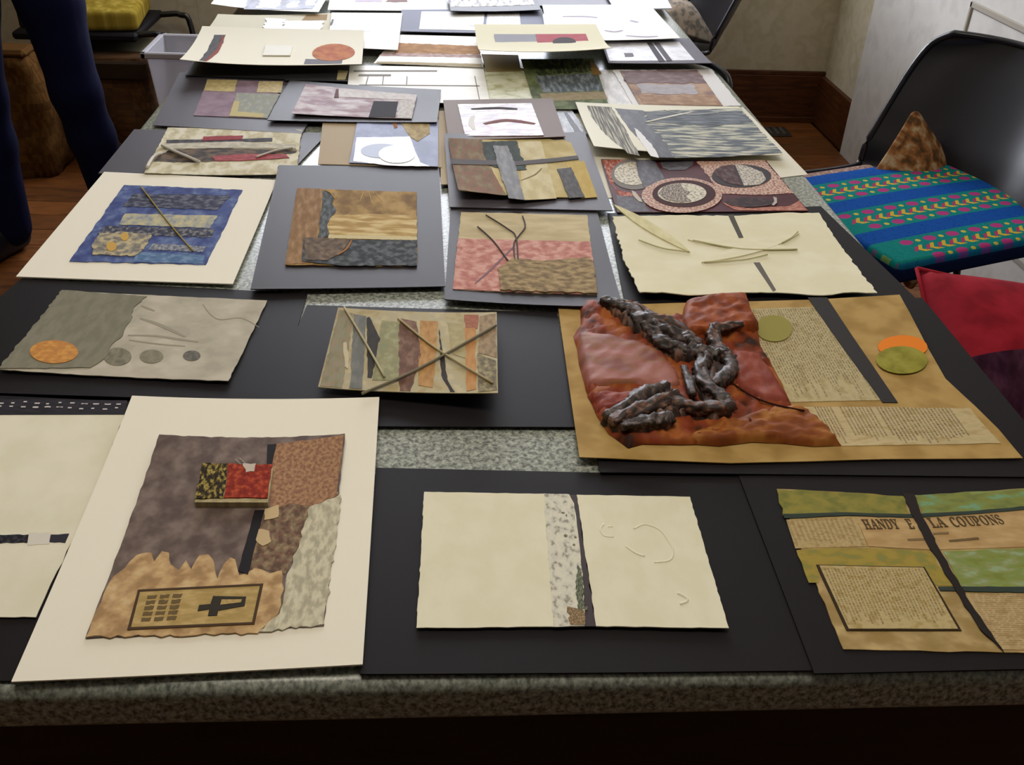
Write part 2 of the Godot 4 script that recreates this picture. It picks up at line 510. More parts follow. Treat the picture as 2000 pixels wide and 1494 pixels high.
	var rt := piece(w, "paper_sheet", C, torn(pv([0.571, 0.001, 1, 0, 1, 1, 0.572, 0.985, 0.574, 0.732, 0.571, 0.47, 0.574, 0.31]), 0.002, 53, 0.03), 0, 0.0012, white, 8)
	piece(lf, "speckled_strip", C, torn(pv([0.448, -0.003, 0.539, -0.002, 0.554, 0.099, 0.554, 0.392, 0.549, 0.696, 0.536, 0.985, 0.435, 0.992]), 0.003, 54, 0.03), 0.0009, 0.0015, mottle(["dedac8", "d4d2c4", "dfdbc9", "c4c1b2", "d8d5c6", "9a9686"], 3, 12, 45), 6)
	piece(lf, "moss_patch", C, torn(pv([0.539, 0.567, 0.55, 0.623, 0.542, 0.872, 0.524, 0.892, 0.522, 0.732]), 0.004, 55, 0.02), 0.0013, 0.0019, mottle(["3d4437", "6a715e", "8a8d78"], 5, 9, 46))
	piece(lf, "moss_patch", C, torn(pv([0.487, 0.858, 0.541, 0.889, 0.538, 0.979, 0.49, 0.979]), 0.005, 56, 0.02), 0.0013, 0.0019, mottle(["8a6f50", "6b6a4f", "b59a78"], 6, 6, 47))
	for k in 9:
		var q := Vector2(r.randf_range(0.492, 0.545), r.randf_range(0.1, 0.9))
		q.x += 0.02 * q.y
		piece(lf, "speck", C, torn(el(q, Vector2(r.randf_range(0.003, 0.007), 0), Vector2(0, r.randf_range(0.006, 0.014)), 8), 0.001, k), 0.0013, 0.0017, paint("7d7663"))
	for e in [[pv([0.655, 0.245, 0.639, 0.292, 0.65, 0.341, 0.682, 0.348]), 0.0016], [pv([0.759, 0.284, 0.805, 0.244, 0.853, 0.285, 0.874, 0.366, 0.883, 0.454, 0.863, 0.525, 0.807, 0.542]), 0.0017], [pv([0.667, 0.266, 0.686, 0.265]), 0.0015], [pv([0.862, 0.763, 0.885, 0.792, 0.887, 0.82, 0.861, 0.841]), 0.002], [pv([0.719, 0.419, 0.75, 0.474, 0.779, 0.496]), 0.0018]]:
		var em := []
		for q in e[0]: em.append(at(C, q.x, q.y, 0.0002))
		tube(rt, "embossed_line", smooth_path(em, 4), [e[1]], white, 8)

	# black mat with the green and newsprint collage, cut off by the right edge of the picture
	S = sf(0.002, [Vector3(0.429, 0.0035, -0.819), Vector3(0.889, 0.0035, -0.826), Vector3(0.813, 0.0035, -0.549), Vector3(0.426, 0.0035, -0.548)])
	w = work("mounted_collage", S, "green bands and old newsprint on black mat, in the near right corner of the table", "artwork", "works mounted on black board")
	piece(w, "mat_board", S, rect(), 0, b, black, 3)
	C = sf(0.004, [Vector3(0.464, 0.0050, -0.795), Vector3(0.805, 0.0070, -0.797), Vector3(0.775, 0.0060, -0.558), Vector3(0.460, 0.0050, -0.573)])
	C.n = 0.0004
	sheet = piece(w, "collage_sheet", C, torn(pv([0, 0, 0.211, 0.028, 0.4, 0.065, 0.434, 0.059, 0.649, 0.037, 0.999, 0.003, 1, 1, 0, 1]), 0.003, 61, 0.05), 0, 0.001, mottle(["a58b5a", "b59c6b", "c2a974", "9d8450"], 6, 6, 62), 12)
	var grn := ["76753a", "807e3c", "8a8440", "93893f"]
	piece(sheet, "green_band", C, torn(pv([0.001, 0.004, 0.21, 0.031, 0.4, 0.065, 0.386, 0.194, 0.193, 0.184, -0.017, 0.194]), 0.006, 63), 0.0007, 0.0014, mottle(grn, 5, 2, 64), 6)
	piece(sheet, "green_band", C, torn(pv([0.434, 0.059, 0.649, 0.037, 0.998, 0.007, 0.996, 0.141, 0.779, 0.156, 0.577, 0.185, 0.426, 0.195]), 0.006, 65), 0.0007, 0.0014, mottle(["727c42", "7c8648", "848a46", "7a9058", "78a07c"], 4, 2, 66), 6)
	piece(sheet, "dark_line", C, torn(pv([-0.015, 0.187, 0.194, 0.18, 0.386, 0.194, 0.579, 0.178, 0.781, 0.146, 1.009, 0.124, 1.007, 0.144, 0.775, 0.169, 0.572, 0.201, 0.386, 0.221, 0.189, 0.201, -0.015, 0.218]), 0.002, 67, 0.03), 0.0012, 0.002, paint("37423a"), 6)
	piece(sheet, "newsprint", C, pv([-0.011, 0.225, 0.212, 0.211, 0.205, 0.407, -0.019, 0.419]), 0.0007, 0.0014, newsprint(["b09a6c", "bca678", "a58d5e"], "8a7450", 68, [[Rect2(0.03, 0.05, 0.94, 0.9), 14]], "v", 192), 4)
	var head := piece(sheet, "newsprint", C, pv([0.212, 0.211, 0.403, 0.222, 0.775, 0.169, 1.006, 0.147, 0.992, 0.371, 0.705, 0.41, 0.4, 0.427, 0.208, 0.407]), 0.0007, 0.0015, mottle(["b99a6a", "c4a676", "b18f60"], 5, 3, 69), 6)
	letters(head, "HANDY", C, pv([0.225, 0.296, 0.335, 0.294]), 15, "57482f")
	letters(head, "E", C, pv([0.363, 0.294, 0.38, 0.294]), 15, "57482f")
	letters(head, "LA", C, pv([0.438, 0.288, 0.489, 0.282]), 15, "57482f")
	letters(head, "COUPONS", C, pv([0.507, 0.283, 0.675, 0.265]), 15, "57482f")
	piece(head, "small_print", C, torn(pv([0.339, 0.359, 0.398, 0.356, 0.397, 0.369, 0.339, 0.372]), 0.001, 71, 0.01), 0.0014, 0.0018, paint("7d6848"))
	piece(head, "small_print", C, torn(pv([0.467, 0.367, 0.564, 0.351, 0.564, 0.364, 0.467, 0.38]), 0.001, 72, 0.01), 0.0014, 0.0018, paint("6d5a3c"))
	piece(head, "small_print", C, torn(pv([0.43, 0.321, 0.48, 0.315, 0.479, 0.328, 0.428, 0.334]), 0.001, 73, 0.01), 0.0014, 0.0018, paint("7d6848"))
	piece(sheet, "green_band", C, torn(pv([-0.018, 0.429, 0.206, 0.417, 0.391, 0.437, 0.406, 0.647, 0.329, 0.642, 0.346, 0.543, 0.025, 0.529, 0.008, 0.632, -0.021, 0.633]), 0.004, 74), 0.0007, 0.0014, mottle(["94883c", "a0923f", "87854a", "a58c45"], 5, 3, 75), 6)
	piece(sheet, "green_band", C, torn(pv([0.432, 0.437, 0.702, 0.419, 0.991, 0.383, 0.981, 0.635, 0.632, 0.662, 0.431, 0.659]), 0.006, 76), 0.0007, 0.0014, mottle(["78843f", "868f48", "7f9250", "8f9460", "93a880"], 4, 3, 77), 6)
	piece(sheet, "dark_line", C, torn(pv([0.36, 0.653, 0.636, 0.651, 0.983, 0.63, 0.982, 0.65, 0.626, 0.683, 0.36, 0.678]), 0.002, 78, 0.03), 0.0012, 0.002, paint("37423a"), 6)
	piece(sheet, "newsprint", C, pv([0.429, 0.689, 0.625, 0.686, 0.98, 0.664, 0.993, 0.979, 0.538, 0.988, 0.454, 0.986]), 0.0007, 0.0014, newsprint(["b79e72", "c0a87c", "aa9062"], "8f7852", 79, [[Rect2(0.03, 0.05, 0.94, 0.9), 26]], "h", 256), 5)
	var bx := piece(sheet, "boxed_newsprint", C, pv([0.022, 0.525, 0.349, 0.537, 0.364, 0.896, 0.03, 0.905]), 0.0012, 0.0019, paint("3a2d1c"), 4)
	piece(bx, "newsprint", C, pv([0.031, 0.532, 0.343, 0.543, 0.355, 0.888, 0.038, 0.896]), 0.0018, 0.0024, newsprint(["b5a274", "c0ae80", "ab9560"], "7d6a45", 80, [[Rect2(0.03, 0.05, 0.94, 0.9), 30]]), 4)
	piece(sheet, "black_strip", C, torn(pv([0.395, 0.051, 0.431, 0.055, 0.421, 0.229, 0.424, 0.58, 0.433, 0.788, 0.452, 0.98, 0.453, 1.008, 0.418, 0.889, 0.409, 0.73, 0.4, 0.549, 0.391, 0.294]), 0.003, 81, 0.03), 0.0022, 0.003, paint("27201e", 0.7), 8)

# printed capitals along the first stretch of sheet S, standing across it
func letters(parent: Node, text: String, S: Dictionary, along: PackedVector2Array, mm: float, ink: String) -> void:
	var a := at(S, along[0].x, along[0].y, 0.0018)
	var z := at(S, along[1].x, along[1].y, 0.0018)
	var t := TextMesh.new()
	var f := SystemFont.new()
	f.font_names = PackedStringArray(["Droid Serif"])
	f.font_weight = 700
	t.font = f
	t.font_size = 32
	t.text = text
	t.pixel_size = 0.001
	t.depth = 0.0006
	t.horizontal_alignment = HORIZONTAL_ALIGNMENT_LEFT
	t.vertical_alignment = VERTICAL_ALIGNMENT_BOTTOM
	t.curve_step = 1.0
	var o := MeshInstance3D.new()
	o.mesh = t
	o.name = "lettering"
	o.material_override = paint(ink)
	var bb := t.get_aabb()
	var x := (z - a).normalized()
	var kx := a.distance_to(z) / bb.size.x
	var ky := mm / 1000.0 / bb.size.y
	var up := Vector3(x.z, 0, -x.x).normalized()
	var n := x.cross(up).normalized()
	o.transform = Transform3D(Basis(x * kx, up * ky, n), a - origin - x * kx * bb.position.x - up * ky * bb.position.y)
	parent.add_child(o, true)
	o.set_meta("label", "printed word %s" % text)

func second_row() -> void:
	var black := paint("1b181a", 0.55, 0.24)
	var cream := paint("f1ecdc", 0.9, 0.3)
	var b := 0.0016
	# grey and off-white landscape sheet with a gold oval
	var S := sf(0, [Vector3(-0.494, 0.0015, -1.277), Vector3(-0.087, 0.0015, -1.239), Vector3(-0.092, 0.0015, -0.952), Vector3(-0.541, 0.0015, -0.989)])
	var w := work("mounted_collage", S, "grey and stone white collage with one gold oval on black mat, left table edge", "artwork", "works mounted on black board")
	piece(w, "mat_board", S, rect(), 0, b, black, 3)
	var C := sf(0.002, [Vector3(-0.425, 0.0040, -1.238), Vector3(-0.139, 0.0050, -1.212), Vector3(-0.153, 0.0080, -1.002), Vector3(-0.431, 0.0080, -1.027)])
	var sheet := piece(w, "collage_sheet", C, torn(rect(), 0.003, 101, 0.04), 0, 0.001, mottle(["b0aa99", "b8b1a0", "c2bcab", "b3ad9c", "bdb6a5", "a8a292"], 4, 3, 102), 8)
	piece(sheet, "torn_paper", C, torn(pv([0, 0, 0.422, 0.029, 0.395, 0.168, 0.418, 0.336, 0.426, 0.565, 0.406, 0.643, 0.416, 0.754, 0.406, 0.852, 0.38, 0.926, 0.284, 0.945, 0, 1]), 0.006, 103, 0.03), 0.0008, 0.0022, mottle(["7d7a69", "837f6c", "7a7666", "868271"], 6, 4, 104), 8)
	piece(sheet, "gold_oval", C, el(Vector2(0.18, 0.779), Vector2(0.104, -0.014), Vector2(0.037, 0.13)), 0.0022, 0.003, mottle(["c9862b", "d89a3a", "b97724"], 4, 4, 105, 0.4, 0.7), 2, "orange gold oval")
	piece(sheet, "grey_oval", C, el(Vector2(0.464, 0.784), Vector2(0.06, -0.008), Vector2(0.025, 0.1)), 0.001, 0.0016, mottle(["6f6b5c", "8a8672"], 3, 2, 106))
	piece(sheet, "grey_oval", C, el(Vector2(0.611, 0.764), Vector2(0.051, -0.007), Vector2(0.018, 0.077)), 0.001, 0.0016, mottle(["7d7965", "8d8874"], 3, 2, 107))
	piece(sheet, "grey_oval", C, el(Vector2(0.785, 0.735), Vector2(0.038, -0.005), Vector2(0.012, 0.059)), 0.001, 0.0016, mottle(["5d5b54", "75726a"], 3, 2, 108))
	for q in [[pv([0.453, 0.311, 0.562, 0.384, 0.709, 0.514]), 3.0], [pv([0.448, 0.53, 0.569, 0.52, 0.693, 0.548, 0.779, 0.568]), 2.4], [pv([0.467, 0.585, 0.614, 0.616, 0.732, 0.625]), 1.6], [pv([0.423, 0.15, 0.498, 0.209]), 2.0], [pv([0.705, 0.09, 0.768, 0.221, 0.828, 0.281, 0.919, 0.248, 1.021, 0.355]), 1.0]]:
		brush(sheet, C, q[0], q[1] / 1000.0, "9a9484", 0.0009)

	# twig collage of brown, grey and ochre stripes with all its corners curling up
	S = sf(0.002, [Vector3(-0.083, 0.0035, -1.201), Vector3(0.264, 0.0035, -1.185), Vector3(0.261, 0.0035, -0.911), Vector3(-0.106, 0.0035, -0.914)])
	w = work("mounted_collage", S, "curling collage of upright brown, grey and ochre strips crossed by pale twigs", "artwork", "works mounted on black board")
	piece(w, "mat_board", S, rect(), 0, b, black, 3)
	C = sf(0.004, [Vector3(-0.035, 0.0240, -1.158), Vector3(0.178, 0.0180, -1.159), Vector3(0.170, 0.0300, -0.943), Vector3(-0.043, 0.0130, -0.981)])
	C.p = 1.7
	C.q = 1.2
	sheet = piece(w, "collage_sheet", C, rect(), 0, 0.0012, mottle(["b8aa84", "c4b792", "ab9c76", "b3ab90"], 5, 4, 112), 12)
	var bars := [[pv([0.01, 0.028, 0.105, 0.073, 0.135, 1.019, 0.01, 0.988]), ["9a8a70", "8f927c", "a58c78", "84866f"]], [pv([0.106, 0.08, 0.184, 0.096, 0.253, 1.056, 0.183, 1.039]), ["6f726f", "858580", "797b78"]], [pv([0.189, 0.117, 0.204, 0.102, 0.297, 0.383, 0.288, 0.859, 0.264, 0.854]), ["3b3a3a", "45433f"]], [pv([0.284, 0.139, 0.394, 0.16, 0.446, 0.872, 0.295, 0.882]), ["8b8f72", "a3a584", "97926e"]], [pv([0.396, 0.103, 0.5, 0.139, 0.553, 0.56, 0.514, 1.05, 0.464, 1.064, 0.393, 0.243]), ["76594b", "8b6f60", "684c40"]], [pv([0.519, 0.123, 0.633, 0.13, 0.639, 0.617, 0.64, 0.945, 0.559, 0.922]), ["a87d4c", "b88c58", "bf9866"]], [pv([0.643, 0.226, 0.685, 0.552, 0.718, 0.853, 0.774, 1.01, 0.745, 1.012, 0.681, 0.797]), ["332f2e", "3d3836"]], [pv([0.69, 0.14, 0.795, 0.161, 0.824, 0.605, 0.739, 0.548]), ["a59a72", "b3a880"]], [pv([0.799, 0.216, 0.868, 0.211, 0.881, 0.957, 0.83, 0.983]), ["b5824f", "c2925c"]], [pv([0.793, 0.035, 0.885, 0.036, 0.88, 0.224, 0.805, 0.215]), ["9a5f49", "a8705a"]], [pv([0.892, 0.057, 0.994, 0.022, 0.997, 0.593, 0.889, 0.538]), ["9a8468", "86755f", "a89274"]], [pv([0.883, 0.538, 0.991, 0.631, 0.995, 0.972, 0.892, 0.99]), ["a59b78", "857b60", "6d6455"]]]
	for k in bars.size():
		piece(sheet, "paper_strip", C, Geometry2D.intersect_polygons(torn(bars[k][0], 0.004, 113 + k, 0.05), rect(0.002, 0.004, 0.998, 0.99))[0], 0.001, 0.0018, mottle(bars[k][1], 2, 5, 130 + k), 5)
	piece(sheet, "white_bead", C, torn(pv([0.082, 0.463, 0.099, 0.449, 0.138, 0.651, 0.144, 0.773, 0.124, 0.75]), 0.003, 117), 0.001, 0.0022, paint("c9bda0"))
	thread(sheet, "twig", C, pv([0.04, 0.012, 0.209, 0.442, 0.363, 0.854]), 0.0016, 0.0018, paint("b8ae8e"))
	thread(sheet, "twig", C, pv([0.384, 0.118, 0.634, 0.491, 0.972, 0.906]), 0.0016, 0.0018, paint("b3a780"))
	thread(sheet, "twig", C, pv([0.254, 1.062, 0.501, 0.809, 0.756, 0.496, 0.993, 0.203]), 0.0019, 0.0024, paint("857f6a"))

	# yellow paper with the red wrinkled relief
	S = sf(0.004, [Vector3(0.266, 0.0055, -1.203), Vector3(0.809, 0.0055, -1.233), Vector3(0.802, 0.0055, -0.811), Vector3(0.277, 0.0055, -0.824)])
	w = work("mounted_collage", S, "red leathery relief with black ridges on ochre paper, the largest work on the table", "artwork", "works mounted on black board")
	piece(w, "mat_board", S, rect(), 0, b, black, 3)
	C = sf(0.006, [Vector3(0.266, 0.0070, -1.195), Vector3(0.769, 0.0150, -1.224), Vector3(0.762, 0.0080, -0.843), Vector3(0.256, 0.0100, -0.845)])
	C.n = 0.0007
	C.k = 9.0
	sheet = piece(w, "ochre_paper", C, pv([0, 0, 0.334, -0.006, 0.721, 0.008, 1, 0, 0.991, 0.136, 0.971, 0.378, 0.959, 0.565, 0.982, 0.72, 0.996, 0.851, 1, 1, 0.68, 1.004, 0.331, 1.024, 0, 1]), 0, 0.0012, mottle(["a8884f", "b39459", "b89a60", "9f8048"], 6, 5, 141), 14)
	piece(sheet, "newsprint", C, pv([0.521, 0.062, 0.742, 0.066, 0.753, 0.221, 0.759, 0.69, 0.508, 0.695]), 0.001, 0.0018, newsprint(["b2a47c", "bdb088", "a99a70"], "6d6048", 142, [[Rect2(0.02, 0.02, 0.96, 0.96), 34]]), 5)
	piece(sheet, "black_strip", C, pv([0.724, -0.004, 0.78, 0.002, 0.794, 0.706, 0.756, 0.705]), 0.0018, 0.0026, paint("2f2d2d", 0.6), 5)
	piece(sheet, "newsprint", C, torn(pv([0.529, 0.72, 0.965, 0.739, 0.969, 0.856, 0.974, 0.928, 0.558, 0.938]), 0.002, 143), 0.001, 0.0018, newsprint(["b9a87c", "c2b088", "b09c6e"], "5f523c", 144, [[Rect2(0.12, 0.02, 0.1, 0.93), 6], [Rect2(0.26, 0.02, 0.18, 0.9), 9], [Rect2(0.46, 0.02, 0.42, 0.95), 20]], "v", 384), 5)
	piece(sheet, "green_disc", C, el(Vector2(0.58, 0.219), Vector2(0.05, 0.004), Vector2(-0.017, 0.096)), 0.002, 0.0034, paint("8c8420", 0.3, 0.6), 3, "olive green disc, shiny")
	piece(sheet, "orange_disc", C, el(Vector2(0.903, 0.367), Vector2(0.067, 0.004), Vector2(-0.019, 0.074)), 0.002, 0.003, paint("e8821c", 0.6), 2, "orange disc")
	piece(sheet, "green_disc", C, el(Vector2(0.874, 0.456), Vector2(0.068, 0.004), Vector2(-0.022, 0.087)), 0.003, 0.004, mottle(["7f7a22", "8f8a2a", "99943a"], 2, 2, 145, 0.5), 2, "olive green disc over the orange one")
	relief(sheet, C)

	# blue collage on a cream mat
	S = sf(0.003, [Vector3(-0.496, 0.0045, -1.686), Vector3(-0.190, 0.0045, -1.660), Vector3(-0.194, 0.0060, -1.258), Vector3(-0.501, 0.0045, -1.278)])
	w = work("mounted_collage", S, "blue collage with pale text strips and a straw on a cream mat, left table edge", "artwork", "works mounted on cream board")
	piece(w, "mat_board", S, rect(), 0, b, cream, 4)
	C = sf(0.005, [Vector3(-0.444, 0.0065, -1.623), Vector3(-0.241, 0.0065, -1.608), Vector3(-0.244, 0.0065, -1.318), Vector3(-0.442, 0.0065, -1.326)])
	sheet = piece(w, "collage_sheet", C, torn(rect(), 0.006, 151, 0.04), 0, 0.001, mottle(["3a4678", "4b598c", "56679a", "44508a", "6b7aa0"], 6, 6, 152), 8)
	piece(sheet, "dark_strip", C, torn(pv([0.129, 0.126, 0.931, 0.097, 0.878, 0.308, 0.11, 0.309]), 0.008, 153, 0.03), 0.0008, 0.0016, mottle(["3a3c50", "54576a", "6d6f7c", "31334a"], 8, 4, 154), 4)
	piece(sheet, "text_strip", C, torn(pv([0.17, 0.41, 0.903, 0.392, 0.893, 0.559, 0.179, 0.553]), 0.005, 155, 0.03), 0.0008, 0.0018, mottle(["8d909a", "b5b094", "c2bb98", "a8a898"], 8, 1.5, 156), 4)
	piece(sheet, "dark_strip", C, torn(pv([0.079, 0.578, 0.937, 0.57, 0.938, 0.676, 0.065, 0.683]), 0.006, 157, 0.03), 0.0008, 0.0016, mottle(["3c3e50", "63646e", "8a8880", "343648"], 14, 2, 158), 4)
	piece(sheet, "torn_paper", C, torn(pv([0.084, 0.682, 0.244, 0.648, 0.482, 0.674, 0.486, 0.852, 0.449, 0.927, 0.138, 0.929, 0.085, 0.821]), 0.01, 159, 0.03), 0.0012, 0.0024, mottle(["8d897c", "b5a888", "7a746e", "c2b48c"], 5, 4, 160), 4)
	piece(sheet, "gold_spot", C, el(Vector2(0.288, 0.71), Vector2(0.03, -0.002), Vector2(0.02, 0.05)), 0.0024, 0.003, paint("c9a04a", 0.5))
	piece(sheet, "gold_spot", C, el(Vector2(0.238, 0.832), Vector2(0.037, -0.002), Vector2(0.022, 0.055)), 0.0024, 0.003, paint("c9a04a", 0.5))
	piece(sheet, "text_strip", C, torn(pv([0.527, 0.774, 0.942, 0.792, 0.931, 0.856, 0.523, 0.85]), 0.004, 161, 0.03), 0.0008, 0.0016, mottle(["8a8f9a", "a5a8a8", "5a6072"], 12, 2, 162), 4)
	piece(sheet, "blue_strip", C, torn(pv([0.45, 0.878, 0.958, 0.892, 0.973, 0.989, 0.463, 0.992]), 0.004, 163, 0.03), 0.0008, 0.0014, mottle(["5d7aa0", "7a93b3", "4d6a92"], 5, 2, 164), 4)
	thread(sheet, "straw", C, pv([0.157, 0.034, 0.551, 0.511, 0.861, 0.859]), 0.0012, 0.0016, paint("a08c48"))

	# landscape collage on a black mat
	S = sf(0.006, [Vector3(-0.196, 0.0075, -1.725), Vector3(0.096, 0.0075, -1.730), Vector3(0.108, 0.0080, -1.252), Vector3(-0.165, 0.0100, -1.235)])
	w = work("mounted_collage", S, "golden brown landscape collage over a charcoal strip on a black mat, mid table", "artwork", "works mounted on black board")
	piece(w, "mat_board", S, rect(), 0, b, paint("2e2a2e", 0.55, 0.35), 4)
	C = sf(0.008, [Vector3(-0.148, 0.0100, -1.610), Vector3(0.058, 0.0100, -1.601), Vector3(0.066, 0.0100, -1.313), Vector3(-0.127, 0.0120, -1.310)])
	sheet = piece(w, "collage_sheet", C, torn(rect(), 0.004, 171, 0.05), 0, 0.001, mottle(["8a6c3d", "a3844e", "b3935c", "7a5c34"], 4, 3, 172), 6)
	piece(sheet, "brown_panel", C, torn(pv([0, 0, 0.214, -0.004, 0.211, 0.356, 0.208, 0.693, 0.161, 0.979, 0, 1]), 0.004, 173), 0.0006, 0.0014, mottle(["8b6a45", "97744c", "a58362", "84623c"], 3, 5, 174), 5)
	piece(sheet, "pale_hills", C, torn(pv([0.274, 0.388, 0.602, 0.34, 1, 0.36, 1, 0.643, 0.313, 0.664, 0.284, 0.525]), 0.006, 175), 0.0006, 0.0014, mottle(["b39458", "c9b07a", "d6c08e", "a5854c"], 2, 4, 176), 5)
	piece(sheet, "charcoal_strip", C, torn(pv([0.216, 0.026, 0.315, 0.065, 0.304, 0.211, 0.343, 0.316, 0.297, 0.422, 0.284, 0.525, 0.312, 0.657, 0.224, 0.692, 0.22, 0.425, 0.226, 0.285]), 0.006, 177, 0.03), 0.001, 0.002, mottle(["4d5254", "6a7074", "3c4042", "5d6468"], 3, 6, 178), 4)
	piece(sheet, "cream_edge", C, torn(pv([0.299, 0.638, 1, 0.643, 1, 0.69, 0.302, 0.683]), 0.003, 179, 0.02), 0.0012, 0.002, paint("cdbf94"), 3)
	piece(sheet, "charcoal_strip", C, torn(pv([0.106, 0.696, 0.495, 0.698, 1, 0.69, 1, 1, 0.393, 1.005, 0.121, 0.961]), 0.006, 180, 0.03), 0.001, 0.0022, mottle(["383b3e", "54585c", "2e3134", "64686c"], 9, 4, 181), 6)
	piece(sheet, "brown_scrap", C, torn(pv([0.113, 0.683, 0.295, 0.69, 0.475, 0.705, 0.416, 0.854, 0.313, 0.957, 0.151, 0.948]), 0.006, 182, 0.03), 0.0018, 0.0028, mottle(["54483c", "6b5a48", "7d6c5a"], 4, 4, 183), 3)
	brush(sheet, C, pv([0.487, 0.711, 0.453, 0.815, 0.387, 0.893]), 0.0018, "a8703a", 0.0028)
	brush(sheet, C, pv([0.233, 0.025, 0.286, 0.066, 0.325, 0.152]), 0.0014, "b38a2e", 0.0024)
	for q in [pv([0.599, 0.021, 0.631, 0.196]), pv([0.556, 0.023, 0.532, 0.164]), pv([0.655, 0.033, 0.715, 0.163])]:
		brush(sheet, C, q, 0.0005, "c9b27a", 0.0012)

	# pink collage with dark stems
	S = sf(0.007, [Vector3(0.117, 0.0085, -1.544), Vector3(0.365, 0.0085, -1.535), Vector3(0.355, 0.0170, -1.178), Vector3(0.107, 0.0110, -1.207)])
	S.q = 4.0
	w = work("mounted_collage", S, "pink and sand collage with thin dark stems on a black mat, mid table", "artwork", "works mounted on black board")
	piece(w, "mat_board", S, rect(), 0, b, paint("2e2a2e", 0.55, 0.35), 6)
	C = sf(0.009, [Vector3(0.134, 0.0110, -1.515), Vector3(0.345, 0.0110, -1.509), Vector3(0.324, 0.0140, -1.219), Vector3(0.119, 0.0110, -1.238)])
	sheet = piece(w, "collage_sheet", C, torn(rect(), 0.003, 191, 0.05), 0, 0.001, mottle(["c4b48e", "cfc09a", "b8a882"], 2, 6, 192), 6)
	piece(sheet, "pink_paper", C, torn(pv([-0.004, 0.383, 1.001, 0.372, 1, 1, 0, 1]), 0.004, 193), 0.0008, 0.0018, mottle(["b07068", "c48a80", "cf9c90", "b87a70", "d2a598"], 8, 7, 194), 6)
	piece(sheet, "sandy_cloth", C, torn(pv([0.304, 0.756, 0.413, 0.625, 0.636, 0.65, 0.971, 0.581, 1.001, 0.667, 1, 1, 0.327, 0.997]), 0.008, 195, 0.03), 0.0016, 0.004, mottle(["8a7654", "a08a62", "78644a", "b09a74"], 6, 7, 196), 6)
	for q in [pv([0.139, 0.222, 0.264, 0.41, 0.376, 0.652]), pv([0.197, 0.051, 0.37, 0.239, 0.434, 0.347, 0.451, 0.648]), pv([0.485, 0.053, 0.505, 0.204, 0.45, 0.346, 0.419, 0.443, 0.428, 0.649])]:
		thread(sheet, "stem", C, q, 0.0012, 0.0018, paint("5a5252"))
	brush(sheet, C, pv([0.427, 0.455, 0.266, 0.746, 0.149, 0.933]), 0.002, "8a6b74", 0.0018)

	# embossed leaf sheet
	S = sf(0, [Vector3(0.384, 0.0015, -1.539), Vector3(0.772, 0.0015, -1.583), Vector3(0.803, 0.0015, -1.239), Vector3(0.364, 0.0015, -1.201)])
	w = work("mounted_print", S, "cream deckle edged sheet embossed with pale leaves, on black mat", "artwork", "works mounted on black board")
	piece(w, "mat_board", S, rect(), 0, b, black, 3)
	C = sf(0.003, [Vector3(0.385, 0.0150, -1.495), Vector3(0.754, 0.0070, -1.541), Vector3(0.738, 0.0150, -1.230), Vector3(0.386, 0.0170, -1.225)])
	C.q = 1.6
	var lc := mottle(["e4dfc2", "e8e4ca", "e1dcbd"], 3, 3, 201, 0.92, 0.25)
	sheet = piece(w, "deckle_sheet", C, torn(pv([0, 0, 0.272, -0.017, 0.569, 0.007, 0.816, -0.017, 1, 0, 0.99, 0.315, 0.993, 0.676, 1, 1, 0.896, 0.985, 0.767, 1.01, 0.605, 0.978, 0.455, 0.975, 0.319, 0.995, 0.203, 1.02, 0.093, 0.998, -0.002, 1.012, -0.004, 0.864, -0.014, 0.617]), 0.006, 202, 0.03), 0, 0.0014, lc, 12)
	piece(sheet, "leaf", C, leaf(pv([0.024, -0.172, 0.289, 0.5]), 0.036), 0.0012, 0.0034, mottle(["d9d2a8", "e0dab4", "d2caa0"], 4, 4, 203, 0.92, 0.25), 5)
	piece(sheet, "leaf", C, leaf(pv([0.304, 0.336, 0.782, 0.483]), 0.05), 0.0012, 0.0034, lc, 5)
	piece(sheet, "leaf", C, leaf(pv([0.318, 0.633, 0.835, 0.283]), 0.05), 0.0014, 0.0037, lc, 5)
	for q in [pv([0.325, 0.35, 0.529, 0.471, 0.776, 0.489]), pv([0.727, 0.402, 0.787, 0.336, 0.833, 0.262]), pv([0.332, 0.634, 0.503, 0.609, 0.629, 0.546]), pv([0.08, 0.344, 0.175, 0.457, 0.284, 0.5])]:
		thread(sheet, "leaf_rib", C, q, 0.0012, 0.0026, paint("cbc59a"))
	piece(sheet, "grey_strip", C, pv([0.551, -0.002, 0.577, -0.008, 0.567, 0.309, 0.545, 0.315]), 0.0012, 0.002, paint("58554e"), 3)
	piece(sheet, "grey_strip", C, pv([0.551, 0.629, 0.578, 0.629, 0.581, 0.949, 0.565, 0.967]), 0.0012, 0.002, paint("6a6660"), 3)

# a painted stroke lying in the surface of sheet S
func brush(parent: Node, S: Dictionary, p: PackedVector2Array, half: float, hex: String, off: float) -> void:
	var q := []
	for k in p: q.append(Vector3(k.x, k.y, 0))
	var d := smooth_path(q, 5)
	var wide: float = S.c[0].distance_to(S.c[1])
	var deep: float = S.c[0].distance_to(S.c[3])
	var lft := PackedVector2Array()
	var rgt := PackedVector2Array()
	for i in d.size():
		var t: Vector3 = d[mini(i + 1, d.size() - 1)] - d[maxi(i - 1, 0)]
		var m := Vector2(-t.y * deep, t.x * wide).normalized()
		var k := half * (0.45 + 0.55 * sin(PI * (i + 0.5) / d.size()))
		lft.append(Vector2(d[i].x, d[i].y) + Vector2(m.x / wide, m.y / deep) * k)
		rgt.append(Vector2(d[i].x, d[i].y) - Vector2(m.x / wide, m.y / deep) * k)
	rgt.reverse()
	lft.append_array(rgt)
	piece(parent, "brush_stroke", S, lft, off, off + 0.0004, paint(hex))

